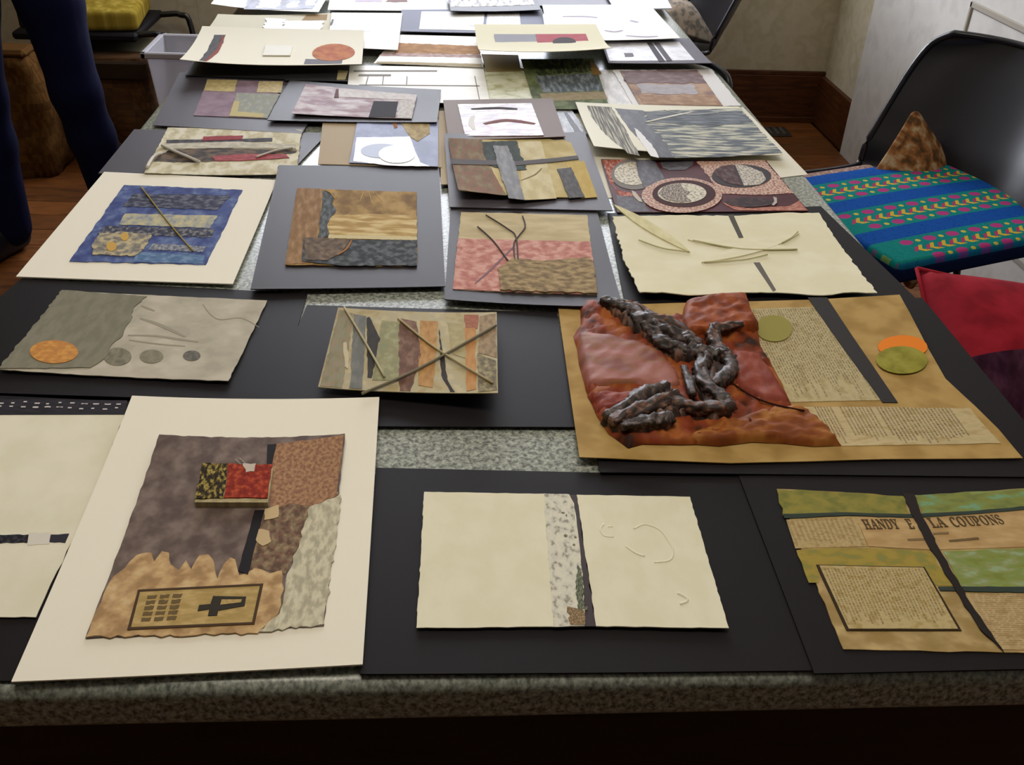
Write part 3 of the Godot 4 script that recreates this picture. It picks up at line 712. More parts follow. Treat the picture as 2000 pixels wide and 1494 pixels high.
func leaf(p: PackedVector2Array, w: float) -> PackedVector2Array:
	var o := PackedVector2Array()
	var n := (p[1] - p[0]).orthogonal().normalized()
	for i in 13: o.append(p[0].lerp(p[1], i / 12.0) + n * w * pow(sin(PI * i / 12.0), 0.8))
	for i in range(11, 0, -1): o.append(p[0].lerp(p[1], i / 12.0) - n * w * pow(sin(PI * i / 12.0), 0.8))
	return o

# the wrinkled leather relief: hide, flaps and cords, each with its own height
func relief(parent: Node, C: Dictionary) -> void:
	var hide := ["2e1408", "703010", "8f4a1c", "8a3c24", "a8602e"]
	wrinkled(parent, "hide", C, pv([0.064, -0.033, 0.115, -0.028, 0.174, 0.029, 0.235, 0.051, 0.271, 0.12, 0.348, 0.102, 0.539, 0.047, 0.542, 0.166, 0.519, 0.35, 0.526, 0.437, 0.531, 0.569, 0.529, 0.708, 0.523, 0.752, 0.448, 0.822, 0.345, 0.927, 0.233, 0.937, 0.145, 0.932, 0.111, 0.954, 0.073, 0.875, 0.054, 0.773, 0.038, 0.616, 0.036, 0.393, 0.029, 0.243, 0.054, 0.166]), 0.006, 0.007, 30.0, 300, mottle(hide, 4, 4, 301, 0.62, 0.3), 44)
	wrinkled(parent, "pink_flap", C, pv([0.035, 0.251, 0.123, 0.265, 0.206, 0.33, 0.256, 0.405, 0.28, 0.559, 0.268, 0.655, 0.188, 0.643, 0.142, 0.629, 0.093, 0.634, 0.04, 0.625, 0.032, 0.446]), 0.012, 0.002, 24.0, 302, mottle(["7d4030", "945446", "a06658", "8a5430"], 1.5, 2, 303, 0.55, 0.35), 20)
	wrinkled(parent, "red_flap", C, pv([0.039, 0.651, 0.119, 0.653, 0.173, 0.661, 0.146, 0.729, 0.06, 0.794, 0.051, 0.727]), 0.010, 0.003, 34.0, 304, mottle(["742a1c", "8f4230", "823626"], 2, 2, 305, 0.6, 0.3), 14)
	wrinkled(parent, "orange_flap", C, pv([0.354, 0.038, 0.455, 0.006, 0.542, -0.002, 0.534, 0.127, 0.538, 0.223, 0.518, 0.277, 0.444, 0.279, 0.354, 0.31, 0.324, 0.293, 0.32, 0.206]), 0.018, 0.003, 30.0, 306, mottle(["70300f", "8f4519", "9c5222", "80390f"], 3, 3, 307, 0.6, 0.3), 22)
	wrinkled(parent, "orange_flap", C, pv([0.222, 0.926, 0.307, 0.849, 0.391, 0.793, 0.501, 0.737, 0.554, 0.753, 0.582, 0.824, 0.599, 0.938, 0.534, 0.943, 0.466, 0.927, 0.395, 0.921, 0.318, 0.943]), 0.009, 0.005, 26.0, 308, mottle(["7a401c", "965a28", "a87034", "86481f"], 3, 2, 309, 0.6, 0.3), 24)
	wrinkled(parent, "red_flap", C, pv([0.431, 0.38, 0.505, 0.433, 0.518, 0.569, 0.523, 0.737, 0.451, 0.736, 0.397, 0.628]), 0.012, 0.003, 24.0, 310, mottle(["7d3224", "944a3a", "863c28"], 2, 2, 311, 0.6, 0.3), 18)
	var dark := mottle(["1a110f", "3a2a24", "54423c", "2a1d19", "6d5c58", "241814"], 4, 9, 320, 0.5, 0.55)
	var mixed := mottle(["241612", "4a3228", "6d4024", "33231d", "7a665e", "2a1914"], 6, 6, 321, 0.55, 0.5)
	wrinkled(parent, "dark_ridge", C, pv([0.097, 0.005, 0.15, 0.035, 0.21, 0.066, 0.248, 0.15, 0.292, 0.223, 0.338, 0.32, 0.354, 0.41, 0.33, 0.485, 0.276, 0.475, 0.231, 0.403, 0.207, 0.3, 0.166, 0.214, 0.136, 0.112]), 0.015, 0.012, 30.0, 322, mixed, 30)
	wrinkled(parent, "dark_ridge", C, pv([0.326, 0.409, 0.387, 0.377, 0.416, 0.465, 0.401, 0.596, 0.36, 0.704, 0.363, 0.81, 0.321, 0.838, 0.235, 0.814, 0.202, 0.766, 0.269, 0.75, 0.306, 0.717, 0.284, 0.608, 0.311, 0.527]), 0.012, 0.010, 30.0, 323, mixed, 26)
	wrinkled(parent, "dark_ridge", C, pv([0.058, 0.817, 0.119, 0.728, 0.187, 0.656, 0.253, 0.664, 0.284, 0.732, 0.247, 0.82, 0.214, 0.882, 0.135, 0.91, 0.085, 0.89]), 0.012, 0.012, 30.0, 324, mixed, 28)
	var cords := [[pv([0.118, 0.041, 0.154, 0.085, 0.189, 0.129, 0.218, 0.218, 0.244, 0.277, 0.28, 0.327, 0.324, 0.373, 0.337, 0.416]), [0.008, 0.011, 0.012, 0.015, 0.015, 0.017, 0.015, 0.009]], [pv([0.156, 0.061, 0.206, 0.106, 0.25, 0.201, 0.297, 0.243, 0.336, 0.338]), [0.006, 0.009, 0.010, 0.011, 0.007]], [pv([0.214, 0.179, 0.239, 0.303, 0.258, 0.387, 0.289, 0.424, 0.309, 0.46]), [0.006, 0.011, 0.013, 0.012, 0.007]], [pv([0.32, 0.408, 0.342, 0.451, 0.381, 0.467, 0.414, 0.455]), [0.010, 0.014, 0.013, 0.009]], [pv([0.481, 0.256, 0.434, 0.271, 0.398, 0.298, 0.387, 0.356, 0.391, 0.43, 0.403, 0.495]), [0.006, 0.009, 0.011, 0.011, 0.011, 0.010]], [pv([0.405, 0.482, 0.398, 0.564, 0.365, 0.627, 0.342, 0.654]), [0.011, 0.012, 0.011, 0.006]], [pv([0.321, 0.538, 0.323, 0.657, 0.346, 0.733, 0.361, 0.793]), [0.009, 0.012, 0.012, 0.011]], [pv([0.361, 0.793, 0.301, 0.797, 0.252, 0.779, 0.206, 0.73]), [0.011, 0.011, 0.011, 0.009]], [pv([0.345, 0.427, 0.345, 0.496, 0.316, 0.57]), [0.009, 0.012, 0.009]], [pv([0.229, 0.669, 0.167, 0.714, 0.121, 0.783, 0.065, 0.841]), [0.011, 0.014, 0.012, 0.006]], [pv([0.247, 0.719, 0.19, 0.775, 0.13, 0.824, 0.076, 0.875]), [0.010, 0.013, 0.013, 0.007]], [pv([0.218, 0.848, 0.191, 0.862, 0.151, 0.876, 0.097, 0.898]), [0.009, 0.011, 0.010, 0.006]], [pv([0.284, 0.543, 0.285, 0.624, 0.284, 0.717]), [0.005, 0.007, 0.006]]]
	for k in cords.size():
		var pts := []
		for q in cords[k][0]: pts.append(at(C, q.x, q.y, 0.018))
		cord(parent, pts, cords[k][1], dark if k % 3 != 1 else mixed, 400 + k)
	thread(parent, "seam", C, pv([0.392, 0.618, 0.43, 0.705, 0.473, 0.754, 0.54, 0.79]), 0.0012, 0.012, paint("3a1c10"))

# a wrinkled leather patch, with a rim that turns down to the paper
func wrinkled(parent: Node, called: String, S: Dictionary, p: PackedVector2Array, high: float, rough: float, freq: float, sd: int, m: Material, n: int) -> void:
	var g := FastNoiseLite.new()
	g.seed = sd
	g.frequency = freq
	g.fractal_type = FastNoiseLite.FRACTAL_RIDGED
	g.fractal_octaves = 3
	var bb := Rect2(p[0], Vector2.ZERO)
	for q in p: bb = bb.expand(q)
	var lift := func(q: Vector2) -> Vector3:
		var d := 1e9
		for i in p.size(): d = minf(d, q.distance_to(Geometry2D.get_closest_point_to_segment(q, p[i], p[(i + 1) % p.size()])))
		var base := at(S, q.x, q.y, 0.0)
		var k := clampf(d / 0.022, 0.0, 1.0)
		base.y += 0.002 + (high + rough * g.get_noise_2d(base.x, base.z)) * sqrt(1.0 - (1.0 - k) * (1.0 - k))
		return base - origin
	var st := begin()
	st.set_smooth_group(0)
	var seen := {}
	for i in n:
		for j in n:
			var r := Rect2(bb.position + bb.size * Vector2(i, j) / n, bb.size / n)
			for cell in Geometry2D.intersect_polygons(p, PackedVector2Array([r.position, Vector2(r.end.x, r.position.y), r.end, Vector2(r.position.x, r.end.y)])):
				var ids := Geometry2D.triangulate_polygon(cell)
				for k in range(0, ids.size(), 3):
					var w := []
					var u := []
					for e in 3:
						var q: Vector2 = cell[ids[k + e]]
						var key := Vector2i(q * 20000.0)
						if not seen.has(key): seen[key] = lift.call(q)
						w.append(seen[key])
						u.append((q - bb.position) / bb.size)
					if (w[2] - w[0]).cross(w[1] - w[0]).y < 0: w.reverse(); u.reverse()
					tri(st, w[0], w[1], w[2], u[0], u[1], u[2])
	st.generate_normals()
	commit(st, called, m, parent)

# a lumpy twisted cord
func cord(parent: Node, pts: Array, rad: Array, m: Material, sd: int) -> void:
	var g := FastNoiseLite.new()
	g.seed = sd
	g.frequency = 0.5
	g.fractal_type = FastNoiseLite.FRACTAL_RIDGED
	g.fractal_octaves = 3
	var d := smooth_path(pts, 9)
	var st := begin()
	st.set_smooth_group(0)
	var rings := []
	for i in d.size():
		var f := float(i) / (d.size() - 1) * (rad.size() - 1)
		var r := lerpf(rad[int(f)], rad[mini(int(f) + 1, rad.size() - 1)], f - floorf(f)) * 0.8
		var t: Vector3 = (d[mini(i + 1, d.size() - 1)] - d[maxi(i - 1, 0)]).normalized()
		var x := t.cross(Vector3.UP).normalized()
		var y := x.cross(t).normalized()
		var ring := []
		for k in 16:
			var a := TAU * k / 16
			var v := x * cos(a) + y * sin(a) * 0.85
			ring.append(d[i] + v * r * (0.85 + 0.55 * g.get_noise_3d(cos(a) * 2.2, sin(a) * 2.2, i * 0.22) + 0.14 * sin(a * 4.0 + i * 0.1 + sd)) - origin)
		rings.append(ring)
	for i in range(1, rings.size()):
		for k in 16:
			var l := (k + 1) % 16
			quad(st, rings[i - 1][k], rings[i - 1][l], rings[i][l], rings[i][k], Rect2(k / 16.0, float(i) / rings.size(), 1 / 16.0, 1.0 / rings.size()))
	for k in range(1, 15):
		tri(st, rings[0][0], rings[0][k + 1], rings[0][k])
		tri(st, rings[-1][0], rings[-1][k], rings[-1][k + 1])
	st.generate_normals()
	commit(st, "cord", m, parent)

func middle_rows() -> void:
	var black := paint("1b181a", 0.55, 0.24)
	var b := 0.0016
	# maroon oval print, on plain paper
	var S := sf(0, [Vector3(0.386, 0.0005, -2.116), Vector3(0.781, 0.0005, -2.157), Vector3(0.800, 0.0005, -1.743), Vector3(0.388, 0.0005, -1.609)])
	var w := work("loose_sheet", S, "bare cream paper lying under the maroon oval print and the grey brushed print", "paper")
	piece(w, "paper_sheet", S, rect(), 0, 0.0005, paint("e6e2cf", 0.6), 3)
	S = sf(0.003, [Vector3(0.406, 0.0060, -1.790), Vector3(0.734, 0.0050, -1.802), Vector3(0.741, 0.0040, -1.556), Vector3(0.401, 0.0040, -1.538)])
	w = work("loose_print", S, "maroon and grey print with four ringed ovals, right side of the table", "artwork", "loose prints")
	var mar := mottle(["4a2226", "5a2c30", "522830"], 4, 4, 211, 0.6)
	var sheet := piece(w, "print_sheet", S, rect(), 0, 0.001, mar, 6)
	var hatch := mottle(["9a5f52", "b5877a", "c9b09c", "d2bfae"], 22, 22, 212, 0.7, 0.4, 192, 2)
	var grey := mottle(["5a5860", "6a6870", "504e55"], 4, 4, 213, 0.6)
	var pale := mottle(["cfc8b4", "dcd6c4", "8a8078", "d8d2c0"], 9, 9, 214, 0.7, 0.4, 128, 3)
	piece(sheet, "red_paper", S, torn(pv([0.004, 0.022, 0.198, -0.005, 0.103, 0.196, 0.02, 0.501, 0.048, 0.616, 0.162, 0.691, 0.041, 0.735, 0.01, 0.423]), 0.004, 215), 0.0006, 0.0013, mottle(["9a4a3e", "b06a5c", "c9a090"], 8, 8, 216), 4)
	piece(sheet, "grey_paper", S, pv([0.024, 0.689, 0.172, 0.763, 0.155, 0.903, 0.166, 0.988, 0.001, 0.992]), 0.0006, 0.0013, grey, 3)
	piece(sheet, "ringed_oval", S, el(Vector2(0.164, 0.3), Vector2(0.133, -0.001), Vector2(-0.033, 0.302)), 0.001, 0.0017, paint("8a8684"), 3)
	piece(sheet, "pale_oval", S, el(Vector2(0.16, 0.29), Vector2(0.11, -0.001), Vector2(-0.025, 0.23)), 0.0016, 0.0022, pale, 3)
	piece(sheet, "grey_paper", S, pv([0.204, 0.029, 0.317, 0.015, 0.325, 0.402, 0.189, 0.579, 0.182, 0.352]), 0.002, 0.0026, grey, 3)
	piece(sheet, "grey_paper", S, pv([0.348, 0.015, 0.552, 0.01, 0.537, 0.101, 0.471, 0.212, 0.379, 0.224, 0.345, 0.171]), 0.001, 0.0017, grey, 3)
	piece(sheet, "hatched_patch", S, torn(pv([0.567, 0.033, 0.987, 0, 0.995, 0.68, 0.761, 0.706, 0.581, 0.676, 0.588, 0.401]), 0.006, 217, 0.03), 0.001, 0.0017, hatch, 5)
	piece(sheet, "dark_oval", S, el(Vector2(0.778, 0.337), Vector2(0.174, -0.001), Vector2(-0.049, 0.233)), 0.0016, 0.0024, paint("4a464a"), 3)
	piece(sheet, "grey_half", S, pv([0.772, 0.108, 0.738, 0.542, 0.662, 0.482, 0.632, 0.359, 0.637, 0.232, 0.697, 0.143]), 0.0022, 0.003, mottle(["5d4648", "6a6064", "50383c"], 4, 4, 218), 3)
	piece(sheet, "pale_half", S, pv([0.785, 0.108, 0.854, 0.141, 0.912, 0.272, 0.903, 0.42, 0.843, 0.522, 0.75, 0.542]), 0.0022, 0.003, mottle(["b0a89c", "d2ccc0", "786e68", "c4bdb0"], 9, 9, 219, 0.7, 0.4, 128, 3), 3)
	piece(sheet, "hatched_ring", S, el(Vector2(0.377, 0.702), Vector2(0.219, 0.002), Vector2(-0.05, 0.324)), 0.0018, 0.0026, hatch, 4)
	piece(sheet, "maroon_ring", S, el(Vector2(0.391, 0.684), Vector2(0.173, 0.002), Vector2(-0.039, 0.251)), 0.0024, 0.0032, paint("4d3538"), 4)
	piece(sheet, "pale_oval", S, el(Vector2(0.38, 0.684), Vector2(0.133, 0.001), Vector2(-0.029, 0.186)), 0.003, 0.0038, pale, 3)
	piece(sheet, "speckled_half", S, pv([0.397, 0.502, 0.396, 0.618, 0.426, 0.675, 0.387, 0.748, 0.405, 0.838, 0.342, 0.864, 0.27, 0.801, 0.252, 0.692, 0.298, 0.56]), 0.0036, 0.0044, mottle(["6a5c54", "a89c8c", "54484a", "b8ac9c"], 12, 12, 220, 0.7, 0.4, 128, 3), 3)
	piece(sheet, "red_paper", S, torn(pv([0.57, 0.841, 0.619, 0.982, 0.997, 1, 0.996, 0.812, 0.911, 0.919, 0.68, 0.949]), 0.004, 221), 0.001, 0.0017, mottle(["a05a4c", "c49484", "b07a6a"], 8, 6, 222), 3)
	piece(sheet, "dark_oval", S, el(Vector2(0.72, 0.844), Vector2(0.129, 0.002), Vector2(-0.019, 0.09)), 0.0014, 0.0022, mottle(["3c363a", "5a4a4a", "48383c"], 4, 3, 223), 3)
	piece(sheet, "white_crescent", S, pv([0.866, 0.754, 0.881, 0.773, 0.862, 0.864, 0.832, 0.917, 0.825, 0.899, 0.854, 0.837]), 0.0022, 0.003, paint("b9b4ae"))
	piece(sheet, "white_crescent", S, pv([0.113, 0.616, 0.131, 0.653, 0.145, 0.763, 0.148, 0.834, 0.129, 0.816, 0.112, 0.726]), 0.0014, 0.0022, paint("c9c2b8"))

	# grey brushed print with a curling edge
	S = sf(0.006, [Vector3(0.392, 0.0160, -2.117), Vector3(0.763, 0.0090, -2.132), Vector3(0.767, 0.0150, -1.808), Vector3(0.393, 0.0260, -1.807)])
	S.p = 2.2
	S.q = 1.4
	w = work("loose_print", S, "curling cream print with grey and white brush strokes, right table edge", "artwork", "loose prints")
	sheet = piece(w, "print_sheet", S, rect(), 0, 0.001, paint("e0dcc6", 0.6), 10)
	piece(sheet, "brushed_strip", S, torn(pv([0.062, 0.071, 0.207, 0.08, 0.225, 0.524, 0.228, 1.102, 0.168, 1.073, 0.095, 0.71, 0.062, 0.346]), 0.004, 231, 0.05), 0.0008, 0.0014, mottle(["6a6a68", "b8b5aa", "85847e", "d2cfc2", "74736e"], 14, 2, 232), 8)
	piece(sheet, "grey_strip", S, torn(pv([0.224, 0.104, 0.39, 0.134, 0.418, 0.44, 0.409, 1.091, 0.311, 1.107, 0.248, 0.577]), 0.003, 233, 0.05), 0.0008, 0.0015, mottle(["55565c", "62636a", "4c4d54"], 3, 4, 234, 0.6), 6)
	piece(sheet, "white_streak", S, torn(pv([0.276, 0.528, 0.294, 0.571, 0.326, 0.886, 0.323, 1.115, 0.285, 1.092, 0.269, 0.738]), 0.004, 235, 0.03), 0.0013, 0.0019, paint("eeeef0"), 3)
	piece(sheet, "brushed_paper", S, torn(pv([0.388, 0.147, 0.995, 0.037, 1.005, 0.971, 0.409, 1.091, 0.393, 0.688, 0.357, 0.449]), 0.006, 236, 0.04), 0.0008, 0.0015, mottle(["5d646c", "8d9290", "c9c8b8", "747b82", "b5b5a6", "686e76", "d0cdbc"], 2.5, 20, 237), 8)
	piece(sheet, "slate_band", S, torn(pv([0.391, 0.171, 0.637, 0.129, 0.978, 0.111, 1.001, 0.339, 0.783, 0.435, 0.555, 0.422, 0.39, 0.375]), 0.012, 238, 0.03), 0.0013, 0.0019, mottle(["52585f", "6d747c", "8d9298"], 3, 10, 239), 6)
	brush(sheet, S, pv([0.365, 0.401, 0.523, 0.263, 0.679, 0.148]), 0.004, "d8d6cc", 0.0021)
	brush(sheet, S, pv([0.517, 0.119, 0.654, 0.199, 0.841, 0.152]), 0.002, "c9cac6", 0.0021)

	# green and ochre composition with a silver strip, on charcoal
	S = sf(0.01, [Vector3(0.105, 0.0240, -1.868), Vector3(0.389, 0.0160, -1.920), Vector3(0.391, 0.0115, -1.527), Vector3(0.115, 0.0115, -1.533)])
	w = work("mounted_collage", S, "ochre, green and brown collage with a silvery upright strip on a charcoal mat", "artwork", "works mounted on black board")
	piece(w, "mat_board", S, rect(), 0, b, paint("4c484e", 0.55, 0.35), 6)
	var C := sf(0.012, [Vector3(0.113, 0.0240, -1.841), Vector3(0.352, 0.0150, -1.881), Vector3(0.371, 0.0140, -1.580), Vector3(0.130, 0.0320, -1.559)])
	sheet = piece(w, "collage_sheet", C, rect(), 0, 0.001, mottle(["c4b27c", "cfbf8c", "b8a468"], 3, 3, 241), 8)
	piece(sheet, "brown_patch", C, torn(pv([0, 0, 0.274, 0, 0.282, 0.499, 0.338, 1.014, 0, 1]), 0.004, 242), 0.0008, 0.0015, mottle(["7d6a4e", "8a5f48", "8d7a5c", "6d6248"], 3, 4, 243), 5)
	piece(sheet, "green_patch", C, torn(pv([0.268, 0.054, 0.554, 0.031, 0.558, 0.557, 0.418, 0.566, 0.263, 0.481]), 0.01, 244, 0.03), 0.0012, 0.002, mottle(["3a443f", "46524b", "323a36"], 4, 3, 245), 4)
	piece(sheet, "cream_patch", C, pv([0.568, 0.052, 0.76, 0.031, 0.698, 1.021, 0.452, 1.067]), 0.0008, 0.0014, mottle(["cfc39a", "d8cca6", "c4b588"], 2, 3, 246), 4)
	piece(sheet, "ochre_patch", C, pv([0.88, 0.448, 1.036, 0.421, 1, 1, 0.878, 1.015]), 0.0008, 0.0014, mottle(["bfa458", "c9b068"], 2, 3, 247), 4)
	piece(sheet, "dark_bar", C, torn(pv([-0.013, 0.374, 0.5, 0.411, 1.003, 0.333, 0.998, 0.397, 0.489, 0.487, -0.004, 0.475]), 0.003, 248, 0.04), 0.002, 0.0026, paint("5d595b", 0.8), 6)
	piece(sheet, "silver_strip", C, torn(pv([0.347, 0.137, 0.468, 0.135, 0.478, 0.562, 0.457, 1.082, 0.345, 1.071, 0.343, 0.543]), 0.005, 249, 0.03), 0.0026, 0.0034, mottle(["4c4846", "5a5654", "74706c"], 2, 3, 250, 0.6, 0.3), 6)
	piece(sheet, "charcoal_block", C, torn(pv([0.79, 0.56, 0.907, 0.535, 0.905, 1.011, 0.788, 1.026]), 0.004, 251, 0.04), 0.0016, 0.003, mottle(["3c3838", "4a4646", "5d5855"], 3, 4, 252, 0.7), 4)
	brush(sheet, C, pv([0.484, 0.742, 0.603, 0.644, 0.678, 0.531]), 0.0016, "8a7d58", 0.0016)

	# silvery print on a brown mat
	S = sf(0.016, [Vector3(0.102, 0.0175, -2.104), Vector3(0.342, 0.0175, -2.135), Vector3(0.345, 0.0190, -1.878), Vector3(0.113, 0.0200, -1.844)])
	w = work("mounted_print", S, "silvery pink print on a brown mat, just above the ochre and green collage", "artwork", "works mounted on brown board")
	piece(w, "mat_board", S, rect(), 0, b, paint("6d5648", 0.6), 4)
	C = sf(0.018, [Vector3(0.133, 0.0200, -2.072), Vector3(0.293, 0.0200, -2.090), Vector3(0.302, 0.0210, -1.879), Vector3(0.146, 0.0210, -1.867)])
	sheet = piece(w, "print_sheet", C, rect(), 0, 0.0008, mottle(["8a6a6a", "d8d0d0", "6a5c60", "e0dada", "a07a78", "cfc8c4"], 2.4, 7, 261, 0.45, 0.5), 4)
	brush(sheet, C, pv([0.176, 0.373, 0.117, 0.597, 0.133, 0.818]), 0.006, "efeeee", 0.001)
	brush(sheet, C, pv([0.281, 0.648, 0.596, 0.545, 0.944, 0.663]), 0.008, "8a6060", 0.001)
	brush(sheet, C, pv([0.164, 0.174, 0.512, 0.152, 0.78, 0.193]), 0.007, "4a4448", 0.001)

	# tan boards under the row
	S = sf(0.006, [Vector3(0.092, 0.0075, -2.060), Vector3(0.122, 0.0075, -2.069), Vector3(0.140, 0.0075, -1.649), Vector3(0.100, 0.0075, -1.643)])
	w = work("loose_board", S, "narrow tan board edge showing beside the charcoal mat of the ochre collage", "board")
	piece(w, "board_sheet", S, rect(), 0, b, paint("b5a280", 0.7))
	S = sf(0.007, [Vector3(-0.145, 0.0085, -2.008), Vector3(0.099, 0.0085, -1.996), Vector3(0.101, 0.0085, -1.725), Vector3(-0.126, 0.0085, -1.731)])
	w = work("mounted_print", S, "blue and white oval print with a glossy lower half on a tan board", "artwork", "works mounted on tan board")
	piece(w, "mat_board", S, rect(), 0, b, paint("b09c7c", 0.7), 4)
	C = sf(0.009, [Vector3(-0.073, 0.0120, -2.008), Vector3(0.092, 0.0120, -1.998), Vector3(0.094, 0.0120, -1.721), Vector3(-0.069, 0.0120, -1.734)])
	sheet = piece(w, "print_sheet", C, rect(), 0, 0.0008, mottle(["7078a0", "7d86a8", "666f8f"], 3, 3, 271, 0.6, 0.5), 4)
	piece(sheet, "white_shape", C, torn(pv([0.028, 0.503, 0.66, 0.435, 0.703, 0.613, 0.794, 0.939, 0.909, 1.007, 0.453, 1.023, 0.044, 0.977]), 0.004, 272, 0.05), 0.0007, 0.0013, paint("dcdad6", 0.4, 0.5), 4)
	piece(sheet, "blue_oval", C, el(Vector2(0.341, 0.754), Vector2(0.236, -0.018), Vector2(0.011, 0.142)), 0.0012, 0.0018, paint("6f7894", 0.5, 0.5), 3)
	piece(sheet, "white_oval", C, el(Vector2(0.528, 0.811), Vector2(0.21, -0.016), Vector2(0.009, 0.17)), 0.0017, 0.0024, paint("f2f1ee", 0.2, 0.7), 3)
	piece(sheet, "tan_patch", C, torn(pv([0.492, 0.037, 0.887, 0.056, 0.902, 0.351, 0.754, 0.535, 0.66, 0.435]), 0.004, 273), 0.0007, 0.0013, mottle(["b09c70", "a08c62", "bfae84"], 3, 3, 274), 3)
	piece(sheet, "orange_scrap", C, pv([0.402, 0.019, 0.479, 0.026, 0.503, 0.246, 0.467, 0.271]), 0.0007, 0.0014, paint("a06a44"), 1)

	# strips of print and red on a dark mat
	S = sf(0.001, [Vector3(-0.506, 0.0025, -1.921), Vector3(-0.128, 0.0025, -1.918), Vector3(-0.177, 0.0025, -1.683), Vector3(-0.506, 0.0025, -1.684)])
	w = work("mounted_collage", S, "torn text strips with red streaks and pale cords on a dark mat, left table edge", "artwork", "works mounted on black board")
	piece(w, "mat_board", S, rect(), 0, b, paint("4a464e", 0.55, 0.35), 3)
	C = sf(0.003, [Vector3(-0.443, 0.0050, -1.929), Vector3(-0.180, 0.0060, -1.929), Vector3(-0.165, 0.0060, -1.705), Vector3(-0.423, 0.0090, -1.675)])
	sheet = piece(w, "collage_sheet", C, torn(pv([0, 0, 1, 0, 1.014, 0.909, 0.881, 0.893, 0.886, 1.073, 0.452, 1.052, 0, 1]), 0.004, 281, 0.04), 0, 0.0012, mottle(["c9c0a0", "dad4bc", "bdb494", "e0dac6"], 9, 5, 282), 6)
	piece(sheet, "dark_strip", C, torn(pv([0.036, 0.294, 0.291, 0.275, 0.546, 0.256, 0.794, 0.223, 0.801, 0.313, 0.555, 0.343, 0.048, 0.377]), 0.004, 283, 0.03), 0.001, 0.0018, mottle(["3a3838", "58585e", "45424a"], 8, 1, 284), 5)
	piece(sheet, "red_strip", C, torn(pv([0.291, 0.213, 0.577, 0.178, 0.579, 0.28, 0.289, 0.312]), 0.006, 285, 0.03), 0.0016, 0.0024, mottle(["8a3038", "a04048"], 6, 2, 286), 3)
	piece(sheet, "white_cord_strip", C, torn(pv([0.036, 0.389, 0.554, 0.331, 0.977, 0.399, 0.983, 0.5, 0.568, 0.478, 0.046, 0.505]), 0.004, 287, 0.03), 0.001, 0.0026, mottle(["b0aa98", "cfc9b8"], 10, 2, 288), 5)
	piece(sheet, "dark_strip", C, torn(pv([0.094, 0.516, 0.422, 0.479, 0.992, 0.525, 0.981, 0.599, 0.593, 0.737, 0.287, 0.798, 0.021, 0.771, 0.037, 0.662]), 0.006, 289, 0.03), 0.001, 0.0018, mottle(["4a4440", "6d5a4a", "3c3838", "74624e"], 7, 3, 290), 5)
	piece(sheet, "red_strip", C, torn(pv([0.415, 0.666, 0.618, 0.621, 0.92, 0.635, 0.949, 0.72, 0.596, 0.772, 0.437, 0.769]), 0.006, 291, 0.03), 0.0016, 0.0026, mottle(["a04a4e", "8f4046", "b05c60"], 6, 2, 292), 4)
	thread(sheet, "cord", C, pv([0.033, 0.459, 0.162, 0.618, 0.34, 0.822]), 0.003, 0.0024, paint("d4d0c6"))
	thread(sheet, "cord", C, pv([0.009, 0.939, 0.014, 0.727, 0.053, 0.64]), 0.003, 0.0024, paint("d8d4ca"))
	thread(sheet, "cord", C, pv([0.718, 0.716, 0.839, 0.574, 0.959, 0.5]), 0.002, 0.0024, paint("d4d0c6"))

	# purple and yellow patches on a dark mat
	S = sf(0.004, [Vector3(-0.506, 0.0055, -2.315), Vector3(-0.149, 0.0055, -2.302), Vector3(-0.177, 0.0055, -1.906), Vector3(-0.474, 0.0055, -1.939)])
	w = work("mounted_collage", S, "purple, yellow and pale blue squares on a dark mat, beside the clear storage tub", "artwork", "works mounted on black board")
	piece(w, "mat_board", S, rect(), 0, b, paint("4a464e", 0.55, 0.35), 3)
	C = sf(0.006, [Vector3(-0.431, 0.0075, -2.256), Vector3(-0.262, 0.0075, -2.253), Vector3(-0.258, 0.0075, -1.990), Vector3(-0.408, 0.0075, -2.001)])
	sheet = piece(w, "collage_sheet", C, rect(), 0, 0.0008, mottle(["86707f", "927c8a", "9c8694"], 3, 4, 301))
	piece(sheet, "yellow_square", C, torn(pv([0, 0, 0.393, -0.008, 0.417, 0.339, 0.011, 0.337]), 0.005, 302), 0.0007, 0.0014, mottle(["cbbb86", "d6c894", "c2b07a"], 4, 4, 303))
	piece(sheet, "yellow_square", C, torn(pv([0.684, 0.018, 1, 0, 1.037, 0.326, 0.717, 0.333]), 0.005, 304), 0.0007, 0.0014, mottle(["cbbb8e", "d8caa0", "c0ac82"], 4, 4, 305))
	piece(sheet, "blue_square", C, torn(pv([0.45, 0.365, 1.033, 0.368, 1.007, 0.999, 0.508, 0.986]), 0.005, 306), 0.0007, 0.0014, mottle(["949a9a", "a4aaa8", "9c9c88"], 5, 4, 307))
	piece(sheet, "yellow_edge", C, torn(pv([0.468, 0.589, 0.542, 0.612, 0.567, 0.866, 0.936, 0.892, 0.95, 0.99, 0.48, 0.988]), 0.005, 308), 0.0012, 0.0018, paint("c4b684"))

	# pinkish landscape on a black mat
	S = sf(0.01, [Vector3(-0.246, 0.0115, -2.248), Vector3(0.097, 0.0180, -2.180), Vector3(0.090, 0.0160, -1.960), Vector3(-0.252, 0.0130, -1.961)])
	w = work("mounted_print", S, "pinkish misty print with a charcoal square on a black mat, raised over its neighbours", "artwork", "works mounted on black board")
	piece(w, "mat_board", S, rect(), 0, b, paint("3a363a", 0.55, 0.35), 5)
	C = sf(0.012, [Vector3(-0.205, 0.0160, -2.208), Vector3(0.045, 0.0190, -2.135), Vector3(0.038, 0.0180, -1.976), Vector3(-0.207, 0.0200, -1.988)])
	sheet = piece(w, "print_sheet", C, rect(), 0, 0.0008, mottle(["b8a8ae", "d4ccce", "a48c94", "c6babe", "9a8086"], 3, 4, 311, 0.7), 6)
